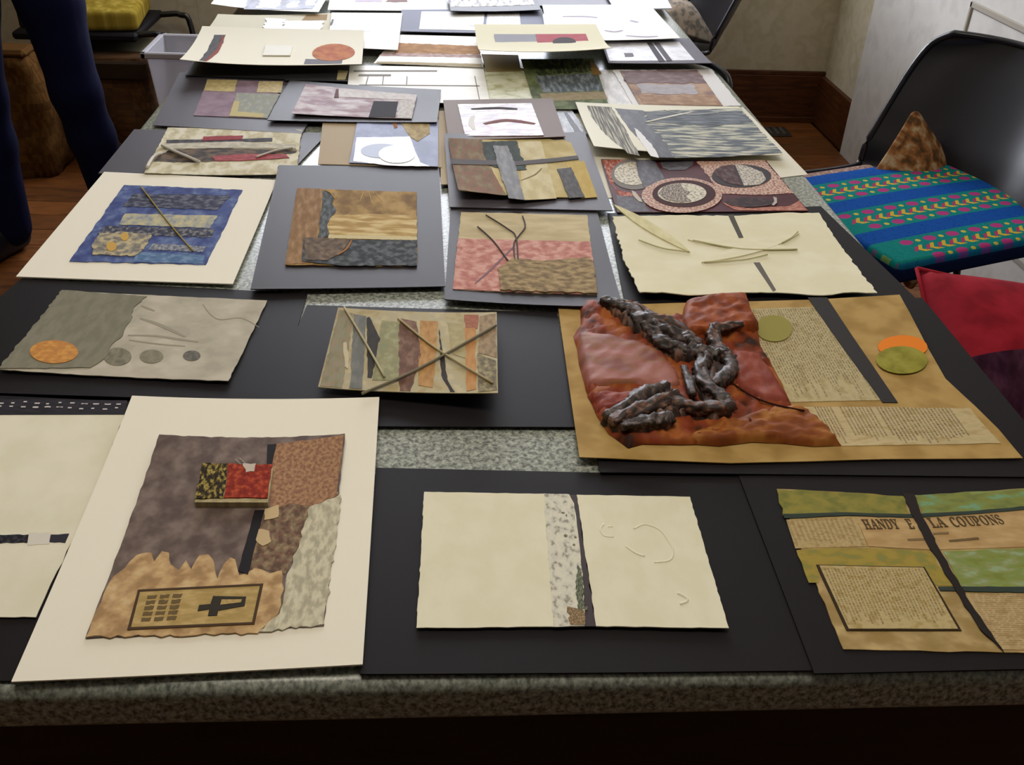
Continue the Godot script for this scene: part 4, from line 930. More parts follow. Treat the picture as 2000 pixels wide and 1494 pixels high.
	piece(sheet, "charcoal_square", C, pv([0.642, 0.386, 0.851, 0.34, 0.862, 0.982, 0.641, 1.001]), 0.0007, 0.0014, paint("3c3a3f", 0.8, 0.2), 2)
	piece(sheet, "pale_strip", C, pv([0.31, 0.029, 1, 0, 0.997, 0.227, 0.324, 0.336]), 0.0007, 0.0013, mottle(["cfcaca", "e2dede"], 8, 2, 312), 3)
	piece(sheet, "pale_strip", C, pv([0.857, 0.274, 0.991, 0.229, 0.993, 0.98, 0.879, 1]), 0.0007, 0.0014, mottle(["bfbab8", "d8d4d0"], 3, 6, 313), 2)
	piece(sheet, "dark_mark", C, pv([0.285, 0.079, 0.305, 0.07, 0.335, 0.371, 0.295, 0.385]), 0.0013, 0.0019, paint("6d5054"))

func back_rows() -> void:
	var b := 0.0016
	var white := paint("e6e4de", 0.65, 0.4)
	var dark := paint("2c2a30", 0.55, 0.35)
	# lined print and its neighbours
	var S := sf(0.012, [Vector3(-0.122, 0.0126, -2.382), Vector3(0.198, 0.0126, -2.392), Vector3(0.204, 0.0126, -2.101), Vector3(-0.107, 0.0126, -2.109)])
	var w := work("loose_print", S, "white sheet with faint ruled boxes, left of the pale green sheet", "artwork", "loose prints")
	var sheet := piece(w, "print_sheet", S, rect(), 0, 0.0006, mottle(["e2dfd4", "ebe8de"], 3, 3, 331, 0.5))
	for q in [pv([0.074, 0.273, 0.307, 0.257, 0.307, 0.316, 0.068, 0.334]), pv([0.08, 0.569, 0.945, 0.524, 0.948, 0.551, 0.081, 0.598]), pv([0.032, 0.154, 0.649, 0.113, 0.648, 0.158, 0.033, 0.2]), pv([0.92, 0.27, 0.927, 0.27, 0.933, 0.89, 0.927, 0.891]), pv([0.138, 0.329, 0.145, 0.328, 0.134, 0.565, 0.126, 0.566]), pv([0.249, 0.321, 0.257, 0.32, 0.251, 0.555, 0.244, 0.556]), pv([0.421, 0.308, 0.428, 0.307, 0.424, 0.54, 0.416, 0.541])]:
		piece(sheet, "ruled_line", S, q, 0.0004, 0.0009, paint("8f8c86"))
	S = sf(0.009, [Vector3(-0.272, 0.0105, -2.386), Vector3(-0.100, 0.0105, -2.356), Vector3(-0.104, 0.0105, -2.255), Vector3(-0.258, 0.0105, -2.251)])
	w = work("mounted_print", S, "dark board edge with one cream tab, below the curling sheet with the orange disc", "artwork")
	piece(w, "mat_board", S, rect(), 0, b, dark)
	piece(w, "cream_tab", S, pv([0.736, 0.229, 0.874, 0.232, 0.88, 0.923, 0.756, 0.934]), b, b + 0.001, paint("b5ab84"))
	S = sf(0.008, [Vector3(0.199, 0.0086, -2.406), Vector3(0.306, 0.0086, -2.406), Vector3(0.305, 0.0086, -2.121), Vector3(0.203, 0.0086, -2.121)])
	w = work("loose_print", S, "pale green washed sheet, between the white ruled sheet and the dark green painting", "artwork", "loose prints")
	piece(w, "print_sheet", S, rect(), 0, 0.0006, mottle(["b5b88c", "dcdcc0", "cfd0ac", "e4e2cc"], 2, 5, 332, 0.5), 3)
	# dark green painting
	S = sf(0.01, [Vector3(0.294, 0.0140, -2.469), Vector3(0.479, 0.0140, -2.495), Vector3(0.465, 0.0120, -2.084), Vector3(0.303, 0.0120, -2.074)])
	w = work("loose_print", S, "dark green and slate painted sheet with an ochre lower edge", "artwork", "loose prints")
	sheet = piece(w, "print_sheet", S, rect(), 0, 0.001, mottle(["5a6440", "6d7852", "747c5c", "4c5638"], 4, 4, 333), 6)
	piece(sheet, "dark_wash", S, torn(pv([0.118, 0.023, 0.954, 0.019, 0.948, 0.283, 0.173, 0.353]), 0.02, 334, 0.04), 0.0007, 0.0012, mottle(["2c3426", "4a5434", "6a6e3c", "363e2c"], 12, 2, 335), 5)
	piece(sheet, "slate_wash", S, torn(pv([0.126, 0.373, 0.966, 0.323, 0.997, 0.664, 0.153, 0.698]), 0.015, 336, 0.04), 0.0007, 0.0012, mottle(["545c60", "6d757a", "848c90", "4c5458"], 10, 2, 337), 5)
	piece(sheet, "ochre_band", S, torn(pv([0.106, 0.718, 1.006, 0.684, 1.014, 0.822, 0.145, 0.86]), 0.008, 338, 0.04), 0.0007, 0.0012, mottle(["8a7a58", "9a8c68"], 6, 2, 339), 3)
	piece(sheet, "orange_patch", S, torn(pv([0.94, 0.08, 1.009, 0.142, 1.044, 0.344, 0.902, 0.363]), 0.01, 340, 0.04), 0.0012, 0.0017, paint("8a6a34"))
	S = sf(0.006, [Vector3(0.468, 0.0066, -2.409), Vector3(0.537, 0.0066, -2.424), Vector3(0.532, 0.0066, -2.092), Vector3(0.451, 0.0066, -2.072)])
	w = work("loose_print", S, "greyish washed sheet, between the dark green painting and the purple print", "artwork", "loose prints")
	piece(w, "print_sheet", S, rect(), 0, 0.0006, mottle(["b8b4ac", "d0ccc4", "a8a49e"], 4, 4, 341, 0.5))
	S = sf(0.008, [Vector3(0.329, 0.0086, -2.115), Vector3(0.377, 0.0086, -2.118), Vector3(0.399, 0.0086, -1.930), Vector3(0.340, 0.0086, -1.926)])
	w = work("loose_print", S, "small bluish sheet with a black edge, right of the brown mat", "artwork", "loose prints")
	sheet = piece(w, "print_sheet", S, rect(), 0, 0.0006, mottle(["a8acb4", "c4c8ce", "9aa0ac"], 3, 3, 342, 0.5))
	piece(sheet, "black_edge", S, torn(pv([0.587, 0.267, 0.721, 0.267, 0.797, 0.945, 0.557, 0.973]), 0.01, 343, 0.04), 0.0005, 0.0012, dark)
	# purple print on white paper
	S = sf(0.006, [Vector3(0.517, 0.0080, -2.413), Vector3(0.772, 0.0080, -2.439), Vector3(0.770, 0.0090, -2.140), Vector3(0.524, 0.0070, -2.111)])
	w = work("mounted_print", S, "mauve and tan misty print on white deckled paper, far right table edge", "artwork", "works mounted on white paper")
	piece(w, "mat_sheet", S, torn(rect(), 0.006, 351, 0.03), 0, 0.001, paint("dcdad8", 0.6), 5)
	C_print(w, sf(0.007, [Vector3(0.534, 0.0100, -2.398), Vector3(0.732, 0.0100, -2.423), Vector3(0.727, 0.0100, -2.134), Vector3(0.538, 0.0100, -2.125)]), [["7d686a", "8d7a7c", "74605e"], ["a8a2a8", "b5b0b4"], ["a88870", "9c7c66", "b59a80"]], 352)
	# curled cream card with the red and black print
	S = sf(0.026, [Vector3(0.182, 0.0480, -2.673), Vector3(0.512, 0.0460, -2.718), Vector3(0.506, 0.0600, -2.368), Vector3(0.185, 0.0600, -2.320)])
	S.q = 3.0
	S.edge = [0.0, 0.0, 0.012, 0.0]
	w = work("mounted_print", S, "red and black print on a cream card that curls up at the front edge", "artwork", "works mounted on cream board")
	piece(w, "mat_board", S, rect(), 0, 0.0012, paint("d2cba8", 0.7), 10)
	var C := sf(0.028, [Vector3(0.230, 0.0500, -2.565), Vector3(0.470, 0.0480, -2.599), Vector3(0.466, 0.0520, -2.419), Vector3(0.230, 0.0520, -2.411)])
	sheet = piece(w, "print_sheet", C, rect(), 0, 0.0008, paint("4a454c", 0.6), 4)
	piece(sheet, "red_half", C, pv([0.448, 0, 1, 0, 1, 1, 0.439, 0.992]), 0.0006, 0.0012, mottle(["b04c58", "a8444e"], 3, 3, 361), 3)
	piece(sheet, "black_oval", C, torn(el(Vector2(0.732, 0.493), Vector2(0.126, -0.006), Vector2(-0.017, 0.29)), 0.02, 362, 0.06), 0.0011, 0.0017, paint("453c40"))
	# print in greys with a dark bar at the right edge, on grey card
	S = sf(0.02, [Vector3(0.517, 0.0240, -2.654), Vector3(0.764, 0.0220, -2.687), Vector3(0.767, 0.0260, -2.427), Vector3(0.507, 0.0220, -2.420)])
	w = work("mounted_print", S, "white prints with dark diagonal bars on a grey board, overhanging the right table edge", "artwork", "works mounted on grey board")
	piece(w, "mat_board", S, rect(), 0, b, paint("66646c", 0.7), 4)
	sheet = piece(w, "print_sheet", S, pv([0.023, 0.143, 0.855, 0.143, 0.857, 0.891, 0.017, 0.928]), b, b + 0.0006, mottle(["d8d8dc", "c4c4ca", "e4e4e8"], 4, 3, 363, 0.5), 3)
	piece(sheet, "dark_bar", S, pv([0.491, 0.189, 0.547, 0.189, 0.558, 0.928, 0.495, 0.946]), b + 0.0004, b + 0.001, paint("57555c"))
	piece(sheet, "dark_bar", S, pv([0.564, 0.189, 0.626, 0.189, 0.632, 0.909, 0.578, 0.928]), b + 0.0004, b + 0.001, paint("65636a"))
	piece(sheet, "grey_mark", S, torn(pv([0.193, 0.62, 0.283, 0.62, 0.27, 0.759, 0.185, 0.778]), 0.006, 364, 0.02), b + 0.0004, b + 0.001, paint("807e84"))
	# white sheets of the far right
	S = sf(0.03, [Vector3(0.388, 0.0380, -2.978), Vector3(0.719, 0.0330, -3.057), Vector3(0.728, 0.0360, -2.632), Vector3(0.376, 0.0400, -2.558)])
	w = work("loose_print", S, "large bright white sheet with faint violet smudges, near the black chair at the far end", "artwork", "loose prints")
	sheet = piece(w, "print_sheet", S, rect(), 0, 0.0008, white, 6)
	for q in [pv([0.15, 0.338, 0.337, 0.345, 0.447, 0.381]), pv([0.449, 0.743, 0.524, 0.786, 0.594, 0.749]), pv([0.713, 0.484, 0.765, 0.545]), pv([0.593, 0.893, 0.738, 0.938, 0.837, 0.93])]:
		brush(sheet, S, q, 0.006, "b8b0c4", 0.001)
	S = sf(0.02, [Vector3(0.610, 0.0230, -3.253), Vector3(0.806, 0.0230, -3.280), Vector3(0.787, 0.0230, -3.043), Vector3(0.607, 0.0230, -3.008)])
	w = work("loose_board", S, "bluish white board at the top of the picture, beside the far black chair", "board")
	piece(w, "board_sheet", S, rect(), 0, 0.003, paint("c9cad6", 0.5), 3)
	S = sf(0.012, [Vector3(0.372, 0.0135, -3.364), Vector3(0.650, 0.0135, -3.420), Vector3(0.631, 0.0135, -3.110), Vector3(0.384, 0.0135, -3.079)])
	w = work("loose_board", S, "dark board at the top of the picture, behind the large bright white sheet", "board")
	piece(w, "board_sheet", S, rect(), 0, b, paint("4a464c", 0.5), 3)
	# curled cream sheet with the orange disc
	S = sf(0.024, [Vector3(-0.510, 0.0340, -2.603), Vector3(-0.104, 0.0300, -2.620), Vector3(-0.087, 0.0300, -2.308), Vector3(-0.482, 0.0500, -2.238)])
	S.p = 3.0
	S.q = 1.3
	S.edge = [0.008, 0.0, 0.006, 0.0]
	w = work("loose_print", S, "curling cream sheet with one orange disc and a red black strip", "artwork", "loose prints")
	sheet = piece(w, "print_sheet", S, rect(), 0, 0.001, paint("e2dcc6", 0.7, 0.3), 12)
	piece(sheet, "black_strip", S, torn(pv([0.092, 0.194, 0.16, 0.184, 0.167, 0.585, 0.128, 0.984, 0.098, 0.974, 0.1, 0.594]), 0.004, 371, 0.05), 0.0008, 0.0014, mottle(["3a383a", "504c4c"], 3, 4, 372), 6)
	piece(sheet, "red_streak", S, torn(pv([0.145, 0.22, 0.157, 0.218, 0.167, 0.631, 0.139, 0.983, 0.126, 0.97, 0.146, 0.603]), 0.003, 373, 0.05), 0.0013, 0.002, paint("8a4034"), 5)
	piece(sheet, "orange_disc", S, el(Vector2(0.827, 0.621), Vector2(0.126, -0.016), Vector2(0.008, 0.255)), 0.0008, 0.0018, mottle(["a8582c", "b8683a", "c07838"], 3, 3, 374), 4, "orange painted disc")
	piece(sheet, "raised_square", S, pv([0.42, 0.443, 0.58, 0.453, 0.58, 0.727, 0.423, 0.732]), 0.0008, 0.004, paint("d8d4c4", 0.6), 2)
	piece(sheet, "grey_block", S, pv([0.671, 0.803, 0.886, 0.847, 0.884, 0.973, 0.669, 0.972]), 0.0008, 0.0014, paint("77767e"), 2)
	S = sf(0.008, [Vector3(-0.494, 0.0095, -2.407), Vector3(-0.102, 0.0095, -2.386), Vector3(-0.129, 0.0095, -2.256), Vector3(-0.485, 0.0095, -2.277)])
	w = work("loose_board", S, "dark board under the curling sheet with the orange disc", "board")
	piece(w, "board_sheet", S, rect(), 0, b, dark, 3)
	# cream sheet behind it
	S = sf(0.016, [Vector3(-0.509, 0.0300, -2.791), Vector3(-0.211, 0.0200, -2.884), Vector3(-0.163, 0.0200, -2.634), Vector3(-0.502, 0.0380, -2.494)])
	S.p = 3.0
	w = work("loose_print", S, "cream sheet with torn white paper pieces, behind the orange disc sheet", "artwork", "loose prints")
	sheet = piece(w, "print_sheet", S, rect(), 0, 0.001, paint("d2cdb8", 0.8, 0.2), 6)
	piece(sheet, "torn_paper", S, torn(pv([0.414, 0.155, 0.588, 0.217, 0.541, 0.768, 0.427, 0.796]), 0.02, 381, 0.05), 0.0008, 0.003, paint("dddfe6", 0.5))
	piece(sheet, "torn_paper", S, torn(pv([0.581, 0.291, 0.888, 0.361, 0.848, 0.874, 0.547, 0.845]), 0.02, 382, 0.05), 0.0012, 0.004, white)
	piece(sheet, "tan_band", S, pv([0.765, 0.043, 0.95, 0.054, 0.926, 0.315, 0.717, 0.276]), 0.0008, 0.0014, paint("9a8058"))
	# white sheet in the middle
	S = sf(0.02, [Vector3(-0.213, 0.0230, -2.877), Vector3(-0.016, 0.0230, -2.894), Vector3(-0.012, 0.0230, -2.493), Vector3(-0.186, 0.0230, -2.506)])
	w = work("loose_print", S, "plain white sheet with a pale blue and grey patch, overlapping the orange banded print", "artwork", "loose prints")
	sheet = piece(w, "print_sheet", S, rect(), 0, 0.0008, white, 3)
	piece(sheet, "blue_patch", S, torn(pv([0.068, 0.221, 0.567, 0.207, 0.559, 0.551, 0.052, 0.579]), 0.02, 383, 0.05), 0.0006, 0.0012, mottle(["c9cad2", "a8acc0", "dcdce0", "b0b4c8"], 3, 3, 384, 0.5))
	piece(sheet, "dark_mark", S, torn(pv([0.014, 0.223, 0.045, 0.222, 0.025, 0.401, -0.006, 0.403]), 0.004, 385, 0.05), 0.0006, 0.0012, paint("77757e"))
	# orange banded sheet
	S = sf(0.012, [Vector3(-0.022, 0.0150, -2.680), Vector3(0.188, 0.0150, -2.680), Vector3(0.198, 0.0150, -2.383), Vector3(-0.066, 0.0150, -2.396)])
	w = work("loose_print", S, "white sheet with one orange brown band, left of the red and black card", "artwork", "loose prints")
	sheet = piece(w, "print_sheet", S, rect(), 0, 0.0008, paint("e8e4da", 0.55), 3)
	piece(sheet, "orange_band", S, torn(pv([0.093, 0.307, 1.007, 0.337, 0.999, 0.6, 0.123, 0.653]), 0.008, 391, 0.03), 0.0006, 0.0012, mottle(["a87840", "b88a54", "9c6c3c"], 5, 2, 392), 3)
	piece(sheet, "violet_band", S, torn(pv([0.012, 0.648, 1.003, 0.616, 1.001, 0.708, -0.01, 0.762]), 0.008, 393, 0.03), 0.0006, 0.0011, mottle(["a88c8c", "c9b4b0", "b89a96"], 12, 2, 394), 3)
	piece(sheet, "tan_edge", S, torn(pv([0.023, 0.945, 0.99, 0.902, 0.997, 0.988, 0.019, 0.998]), 0.005, 395, 0.03), 0.0006, 0.0012, paint("b5a684"))
	S = sf(0.009, [Vector3(0.197, 0.0096, -2.525), Vector3(0.291, 0.0096, -2.524), Vector3(0.289, 0.0096, -2.374), Vector3(0.205, 0.0096, -2.367)])
	w = work("loose_board", S, "small tan card in the shadow of the red and black card", "board")
	piece(w, "board_sheet", S, rect(), 0, 0.0008, paint("a89668", 0.7))
	# grey mat with a white print
	S = sf(0.016, [Vector3(-0.021, 0.0180, -2.955), Vector3(0.391, 0.0180, -3.018), Vector3(0.376, 0.0220, -2.703), Vector3(-0.017, 0.0200, -2.693)])
	w = work("mounted_print", S, "white print on a blue grey board, behind the red and black card", "artwork", "works mounted on grey board")
	piece(w, "mat_board", S, rect(), 0, b, paint("777a8c", 0.7), 3)
	sheet = piece(w, "print_sheet", S, pv([0.14, 0.103, 0.586, 0.117, 0.566, 0.912, 0.133, 0.899]), b, b + 0.0006, white)
	piece(w, "print_sheet", S, pv([0.607, 0.118, 0.834, 0.125, 0.832, 0.933, 0.586, 0.911]), b, b + 0.0006, mottle(["d8d6d4", "c4c2c0", "e6e4e2"], 8, 4, 396, 0.5))
	brush(sheet, S, pv([0.472, 0.701, 0.507, 0.743, 0.525, 0.698]), 0.003, "b8b4bc", b + 0.0006)
	# dark board with tall brush marks at the top of the picture
	S = sf(0.024, [Vector3(0.108, 0.0260, -3.247), Vector3(0.387, 0.0260, -3.302), Vector3(0.381, 0.0320, -2.939), Vector3(0.120, 0.0320, -2.894)])
	w = work("mounted_print", S, "white sheet streaked with black ink on a dark board, top middle of the picture", "artwork", "works mounted on black board")
	piece(w, "mat_board", S, rect(), 0, b, dark, 4)
	piece(w, "print_sheet", S, pv([0.043, 0.092, 0.923, 0.086, 0.949, 0.786, 0.008, 0.831]), b, b + 0.0006, mottle(["d8d4cc", "e8e6e0", "57524e", "dcd8d0", "8a8480"], 12, 3, 397, 0.5), 3)
	# sheets of the far left
	S = sf(0.016, [Vector3(-0.246, 0.0180, -3.208), Vector3(0.098, 0.0180, -3.271), Vector3(0.108, 0.0180, -2.957), Vector3(-0.230, 0.0180, -2.930)])
	w = work("loose_print", S, "white sheet with small violet and brown marks, top of the picture", "artwork", "loose prints")
	sheet = piece(w, "print_sheet", S, rect(), 0, 0.0008, white, 3)
	piece(sheet, "brown_mark", S, torn(pv([0.476, 0.371, 0.671, 0.374, 0.678, 0.632, 0.478, 0.634]), 0.02, 398, 0.04), 0.0006, 0.0012, paint("8a7470"))
	piece(sheet, "violet_mark", S, torn(pv([0.218, 0.417, 0.426, 0.419, 0.443, 0.635, 0.223, 0.637]), 0.02, 399, 0.04), 0.0006, 0.0012, paint("c4b8c8"))
	S = sf(0.026, [Vector3(-0.571, 0.0320, -3.197), Vector3(-0.239, 0.0290, -3.261), Vector3(-0.246, 0.0290, -2.852), Vector3(-0.539, 0.0420, -2.856)])
	S.p = 3.0
	w = work("mounted_print", S, "violet grey print of white windows on curling white paper, top left of the table", "artwork", "works mounted on white paper")
	piece(w, "mat_sheet", S, rect(), 0, 0.001, paint("e8e6e2", 0.55), 5)
	sheet = piece(w, "print_sheet", S, pv([0.272, 0.176, 0.951, 0.141, 0.927, 0.921, 0.308, 1.046]), 0.001, 0.0016, mottle(["57586a", "74768a", "8a8c9e"], 5, 4, 401, 0.5), 3)
	for q in [pv([0.399, 0.636, 0.587, 0.599, 0.606, 0.952, 0.405, 0.973]), pv([0.679, 0.697, 0.768, 0.676, 0.779, 0.897, 0.691, 0.925]), pv([0.84, 0.622, 0.919, 0.604, 0.922, 0.817, 0.85, 0.838])]:
		piece(sheet, "white_patch", S, torn(q, 0.02, 402, 0.04), 0.0014, 0.002, paint("d0d0dc", 0.5))
	S = sf(0.006, [Vector3(-0.195, 0.0070, -3.609), Vector3(0.692, 0.0070, -3.849), Vector3(0.647, 0.0070, -3.453), Vector3(-0.187, 0.0070, -3.287)])
	w = work("loose_board", S, "pale grey board at the far end of the table", "board")
	piece(w, "board_sheet", S, rect(), 0, 0.002, paint("b8b8be", 0.5), 2)

func C_print(w: Node3D, C: Dictionary, cols: Array, sd: int) -> void:
	var sheet := piece(w, "print_sheet", C, rect(), 0, 0.0008, mottle(["a88a74", "8d7470", "b89c84"], 3, 4, sd), 5)
	piece(sheet, "mauve_wash", C, torn(rect(0.0, 0.0, 1.0, 0.4), 0.03, sd + 1, 0.06), 0.0006, 0.0012, mottle(cols[0], 5, 3, sd + 2), 4)
	piece(sheet, "pale_wash", C, torn(rect(0.1, 0.42, 0.8, 0.7), 0.03, sd + 3, 0.06), 0.0006, 0.0012, mottle(cols[1], 5, 3, sd + 4), 4)
	piece(sheet, "tan_wash", C, torn(rect(0.05, 0.72, 0.98, 0.98), 0.015, sd + 5, 0.06), 0.0006, 0.0012, mottle(cols[2], 5, 2, sd + 6), 4)

# ---------------------------------------------------------------- room
func triplanar(m: StandardMaterial3D, metres: float) -> StandardMaterial3D:
	m.uv1_triplanar = true
	m.uv1_world_triplanar = true
	m.uv1_scale = Vector3.ONE / metres
	return m

# boxes of one wall, given as [low corner, high corner]
func slabs(called: String, list: Array, m: Material, label := "") -> MeshInstance3D:
	var st := begin()
	for q in list: box(st, (q[0] + q[1]) * 0.5, q[1] - q[0], 0.002)
	st.generate_normals()
	return structure(st, called, m, label)

func room() -> void:
	origin = Vector3.ZERO
	var plaster := triplanar(textured(ramp(["c6bda4", "cdc4ac", "bfb69a", "d0c8b2"], 7, 7, 501, 256), 0.95, 0.2), 1.4)
	var white := triplanar(textured(ramp(["cfccc6", "d6d3cd", "c9c6c0"], 6, 6, 502, 192), 0.7, 0.4), 1.2)
	var wood := triplanar(textured(ramp(["4a2810", "5a3316", "42230e", "643a1a"], 2, 16, 503, 256), 0.5, 0.4), 0.9)
	# floor of boards
	var floor_st := begin()
	box(floor_st, Vector3(-0.6, -0.03, -1.0), Vector3(5.2, 0.04, 7.2), 0.002)
	floor_st.generate_normals()
	var fl := structure(floor_st, "floor", wood, "brown wooden floor of long boards around the table")
	var boards := []
	for k in 4: boards.append(triplanar(textured(ramp([["6a3c18", "7d4a20", "5d3414"], ["74441c", "8a5426", "653a18"], ["5f3616", "70431d", "523012"], ["7a4a22", "6d401c", "855228"]][k], 3, 14, 510 + k, 192), 0.45, 0.45), 0.8))
	var r := RandomNumberGenerator.new()
	r.seed = 3
	var z := -4.4
	while z < 2.5:
		var x := -3.0 - r.randf() * 1.2
		while x < 1.8:
			var l := r.randf_range(1.4, 2.2)
			var x0 := maxf(x, -3.0)
			var x1 := minf(x + l, 1.8)
			if x1 - x0 > 0.02:
				var st := begin()
				box(st, Vector3((x0 + x1) / 2, -0.006, z + 0.06), Vector3(x1 - x0 - 0.002, 0.012, 0.118), 0.002)
				st.generate_normals()
				commit(st, "plank", boards[r.randi() % 4], fl)
			x += l
		z += 0.12
	slabs("ceiling", [[Vector3(-3.2, 2.7, -4.6), Vector3(2.0, 2.85, 2.7)]], paint("e4e0d4", 0.95, 0.2), "pale plaster ceiling")
	# back wall with the window at the far end of the table
	slabs("wall_back", [[Vector3(-3.2, -0.05, -4.6), Vector3(-0.95, 2.7, -4.4)], [Vector3(1.2, -0.05, -4.6), Vector3(2.0, 2.7, -4.4)], [Vector3(-0.95, -0.05, -4.6), Vector3(1.2, 0.95, -4.4)], [Vector3(-0.95, 2.3, -4.6), Vector3(1.2, 2.7, -4.4)]], plaster, "olive beige plaster wall behind the far end of the table")
	slabs("wall_left", [[Vector3(-3.2, -0.05, -4.4), Vector3(-3.0, 2.7, 2.5)]], plaster, "beige plaster wall on the left of the room")
	slabs("wall_front", [[Vector3(-3.2, -0.05, 2.5), Vector3(2.0, 2.7, 2.7)]], paint("5d5140", 0.9), "brown plaster wall behind the viewer")
	slabs("wall_niche", [[Vector3(1.83, -0.05, -4.4), Vector3(2.0, 2.7, -3.97)]], plaster, "short olive beige return of plaster wall in the corner by the white pier")
	slabs("wall_right", [[Vector3(1.8, -0.05, -3.97), Vector3(2.0, 2.7, 2.5)]], white, "white painted wall pier to the right of the table")
	slabs("baseboard_back", [[Vector3(-3.0, 0, -4.4), Vector3(1.83, 0.21, -4.378)], [Vector3(-3.0, 0, -4.378), Vector3(1.83, 0.025, -4.36)]], wood, "tall dark wood skirting along the back wall")
	slabs("baseboard_niche", [[Vector3(1.808, 0, -4.378), Vector3(1.83, 0.21, -3.97)]], wood, "dark wood skirting on the short wall beside the white pier")
	slabs("trim_1", [[Vector3(-3.0, 0.21, -4.4), Vector3(1.83, 0.228, -4.384)]], wood, "dark moulding on top of the back skirting")
	# window
	var frame := slabs("window_1", [[Vector3(-0.95, 0.95, -4.56), Vector3(-0.89, 2.3, -4.42)], [Vector3(1.14, 0.95, -4.56), Vector3(1.2, 2.3, -4.42)], [Vector3(-0.89, 0.95, -4.56), Vector3(1.14, 1.01, -4.42)], [Vector3(-0.89, 2.24, -4.56), Vector3(1.14, 2.3, -4.42)], [Vector3(0.1, 1.01, -4.52), Vector3(0.15, 2.24, -4.46)]], paint("d8d4ca", 0.5), "white framed window above the far end of the table")
	var glass := StandardMaterial3D.new()
	glass.transparency = BaseMaterial3D.TRANSPARENCY_ALPHA
	glass.albedo_color = Color(1, 1, 1, 0.05)
	glass.roughness = 0.02
	for q in [[-0.89, 0.1], [0.15, 1.14]]:
		var g := begin()
		box(g, Vector3((q[0] + q[1]) / 2, 1.625, -4.49), Vector3(q[1] - q[0], 1.23, 0.006), 0.001)
		g.generate_normals()
		commit(g, "pane", glass, frame)
	# panelled white door in the right wall
	var d := slabs("door_1", [[Vector3(1.775, 0.0, -3.3), Vector3(1.8, 2.05, -2.2)]], white, "white panelled door in the right wall behind the black chair")
	for q in [[Vector3(1.768, 0.77, -3.16), Vector3(1.776, 0.79, -2.34)], [Vector3(1.768, 0.2, -3.16), Vector3(1.776, 0.22, -2.34)], [Vector3(1.768, 0.2, -3.16), Vector3(1.776, 0.79, -3.145)], [Vector3(1.768, 0.2, -2.355), Vector3(1.776, 0.79, -2.34)]]:
		var st := begin()
		box(st, (q[0] + q[1]) / 2, q[1] - q[0], 0.003)
		st.generate_normals()
		commit(st, "panel_moulding", paint("a8a296", 0.6), d)
	# floor register
	var gr := thing("floor_register", Vector3(1.5, 0.0, -4.22), "small dark metal air grille set in the floor by the back skirting", "grille")
	var st := begin()
	box(st, Vector3(0, 0.003, 0), Vector3(0.3, 0.006, 0.12), 0.002)
	st.generate_normals()
	commit(st, "plate", paint("3a332c", 0.5), gr)
	for k in 9:
		st = begin()
		box(st, Vector3(-0.12 + k * 0.03, 0.008, 0), Vector3(0.014, 0.005, 0.09), 0.001)
		st.generate_normals()
		commit(st, "slat", paint("55504a", 0.45), gr)
	# ceiling lamp
	var cl := thing("ceiling_light", Vector3(0.1, 2.7, -0.9), "flat ceiling lamp over the near half of the table", "lamp")
	st = begin()
	box(st, Vector3(0, -0.03, 0), Vector3(1.3, 0.06, 0.6), 0.006)
	st.generate_normals()
	commit(st, "housing", paint("dcdad2", 0.5), cl)
	var em := StandardMaterial3D.new()
	em.albedo_color = Color("f4eee0")
	em.emission_enabled = true
	em.emission = Color("fff0d4")
	em.emission_energy_multiplier = 1.0
	st = begin()
	box(st, Vector3(0, -0.066, 0), Vector3(1.2, 0.012, 0.5), 0.004)
	st.generate_normals()
	commit(st, "diffuser", em, cl)
	var lamp := AreaLight3D.new()
	lamp.name = "lamp"
	lamp.area_size = Vector2(1.2, 0.5)
	lamp.light_color = Color("fff5e6")
	lamp.light_energy = LAMP_ENERGY
	lamp.shadow_enabled = true
	lamp.position = Vector3(0, -0.08, 0)
	lamp.rotation_degrees.x = -90
	cl.add_child(lamp)

# ---------------------------------------------------------------- furniture
# a box with round edges; bulge swells its broad faces
func cushion_mesh(st: SurfaceTool, size: Vector3, r: float, n: int, bulge := 0.0, pinch := 0.0) -> void:
	st.set_smooth_group(0)
	var h := size * 0.5
	var pos := func(p: Vector3) -> Vector3:
		var inner := p.clamp(-h + Vector3.ONE * r, h - Vector3.ONE * r)
		var q := p if (p - inner).length() < 1e-6 else inner + (p - inner).normalized() * r
		var fx := q.x / h.x
		var fz := q.z / h.z
		q.y += signf(q.y) * bulge * (1 - fx * fx) * (1 - fz * fz) * absf(q.y) / h.y
		if pinch > 0.0:
			q.x *= 1.0 - pinch * (1 - fz * fz)
			q.z *= 1.0 - pinch * (1 - fx * fx)
			q.y *= 1.0 - 0.85 * pow(maxf(absf(fx), absf(fz)), 3.0)
		return q
	var grid := func(hh: float) -> Array:
		var a := []
		for i in 5: a.append(-hh + r * (1 - cos(PI / 2 * i / 4.0)))
		for i in range(1, n): a.append(lerpf(-hh + r, hh - r, float(i) / n))
		for i in 5: a.append(hh - r * (1 - cos(PI / 2 * (4 - i) / 4.0)))
		return a
	for ax in 3:
		var u := (ax + 1) % 3
		var v := (ax + 2) % 3
		var gu: Array = grid.call(h[u])
		var gv: Array = grid.call(h[v])
		for s in [-1.0, 1.0]:
			for i in gu.size() - 1:
				for j in gv.size() - 1:
					var q := []
					var t := []
					for e in [[i, j], [i + 1, j], [i + 1, j + 1], [i, j + 1]]:
						var p := Vector3.ZERO
						p[ax] = s * h[ax]
						p[u] = gu[e[0]]
						p[v] = gv[e[1]]
						t.append(Vector2(p.x / size.x + 0.5, p.z / size.z + 0.5))
						q.append(pos.call(p))
					if s > 0:
						q.reverse(); t.reverse()
					tri(st, q[0], q[1], q[2], t[0], t[1], t[2])
					tri(st, q[0], q[2], q[3], t[0], t[2], t[3])

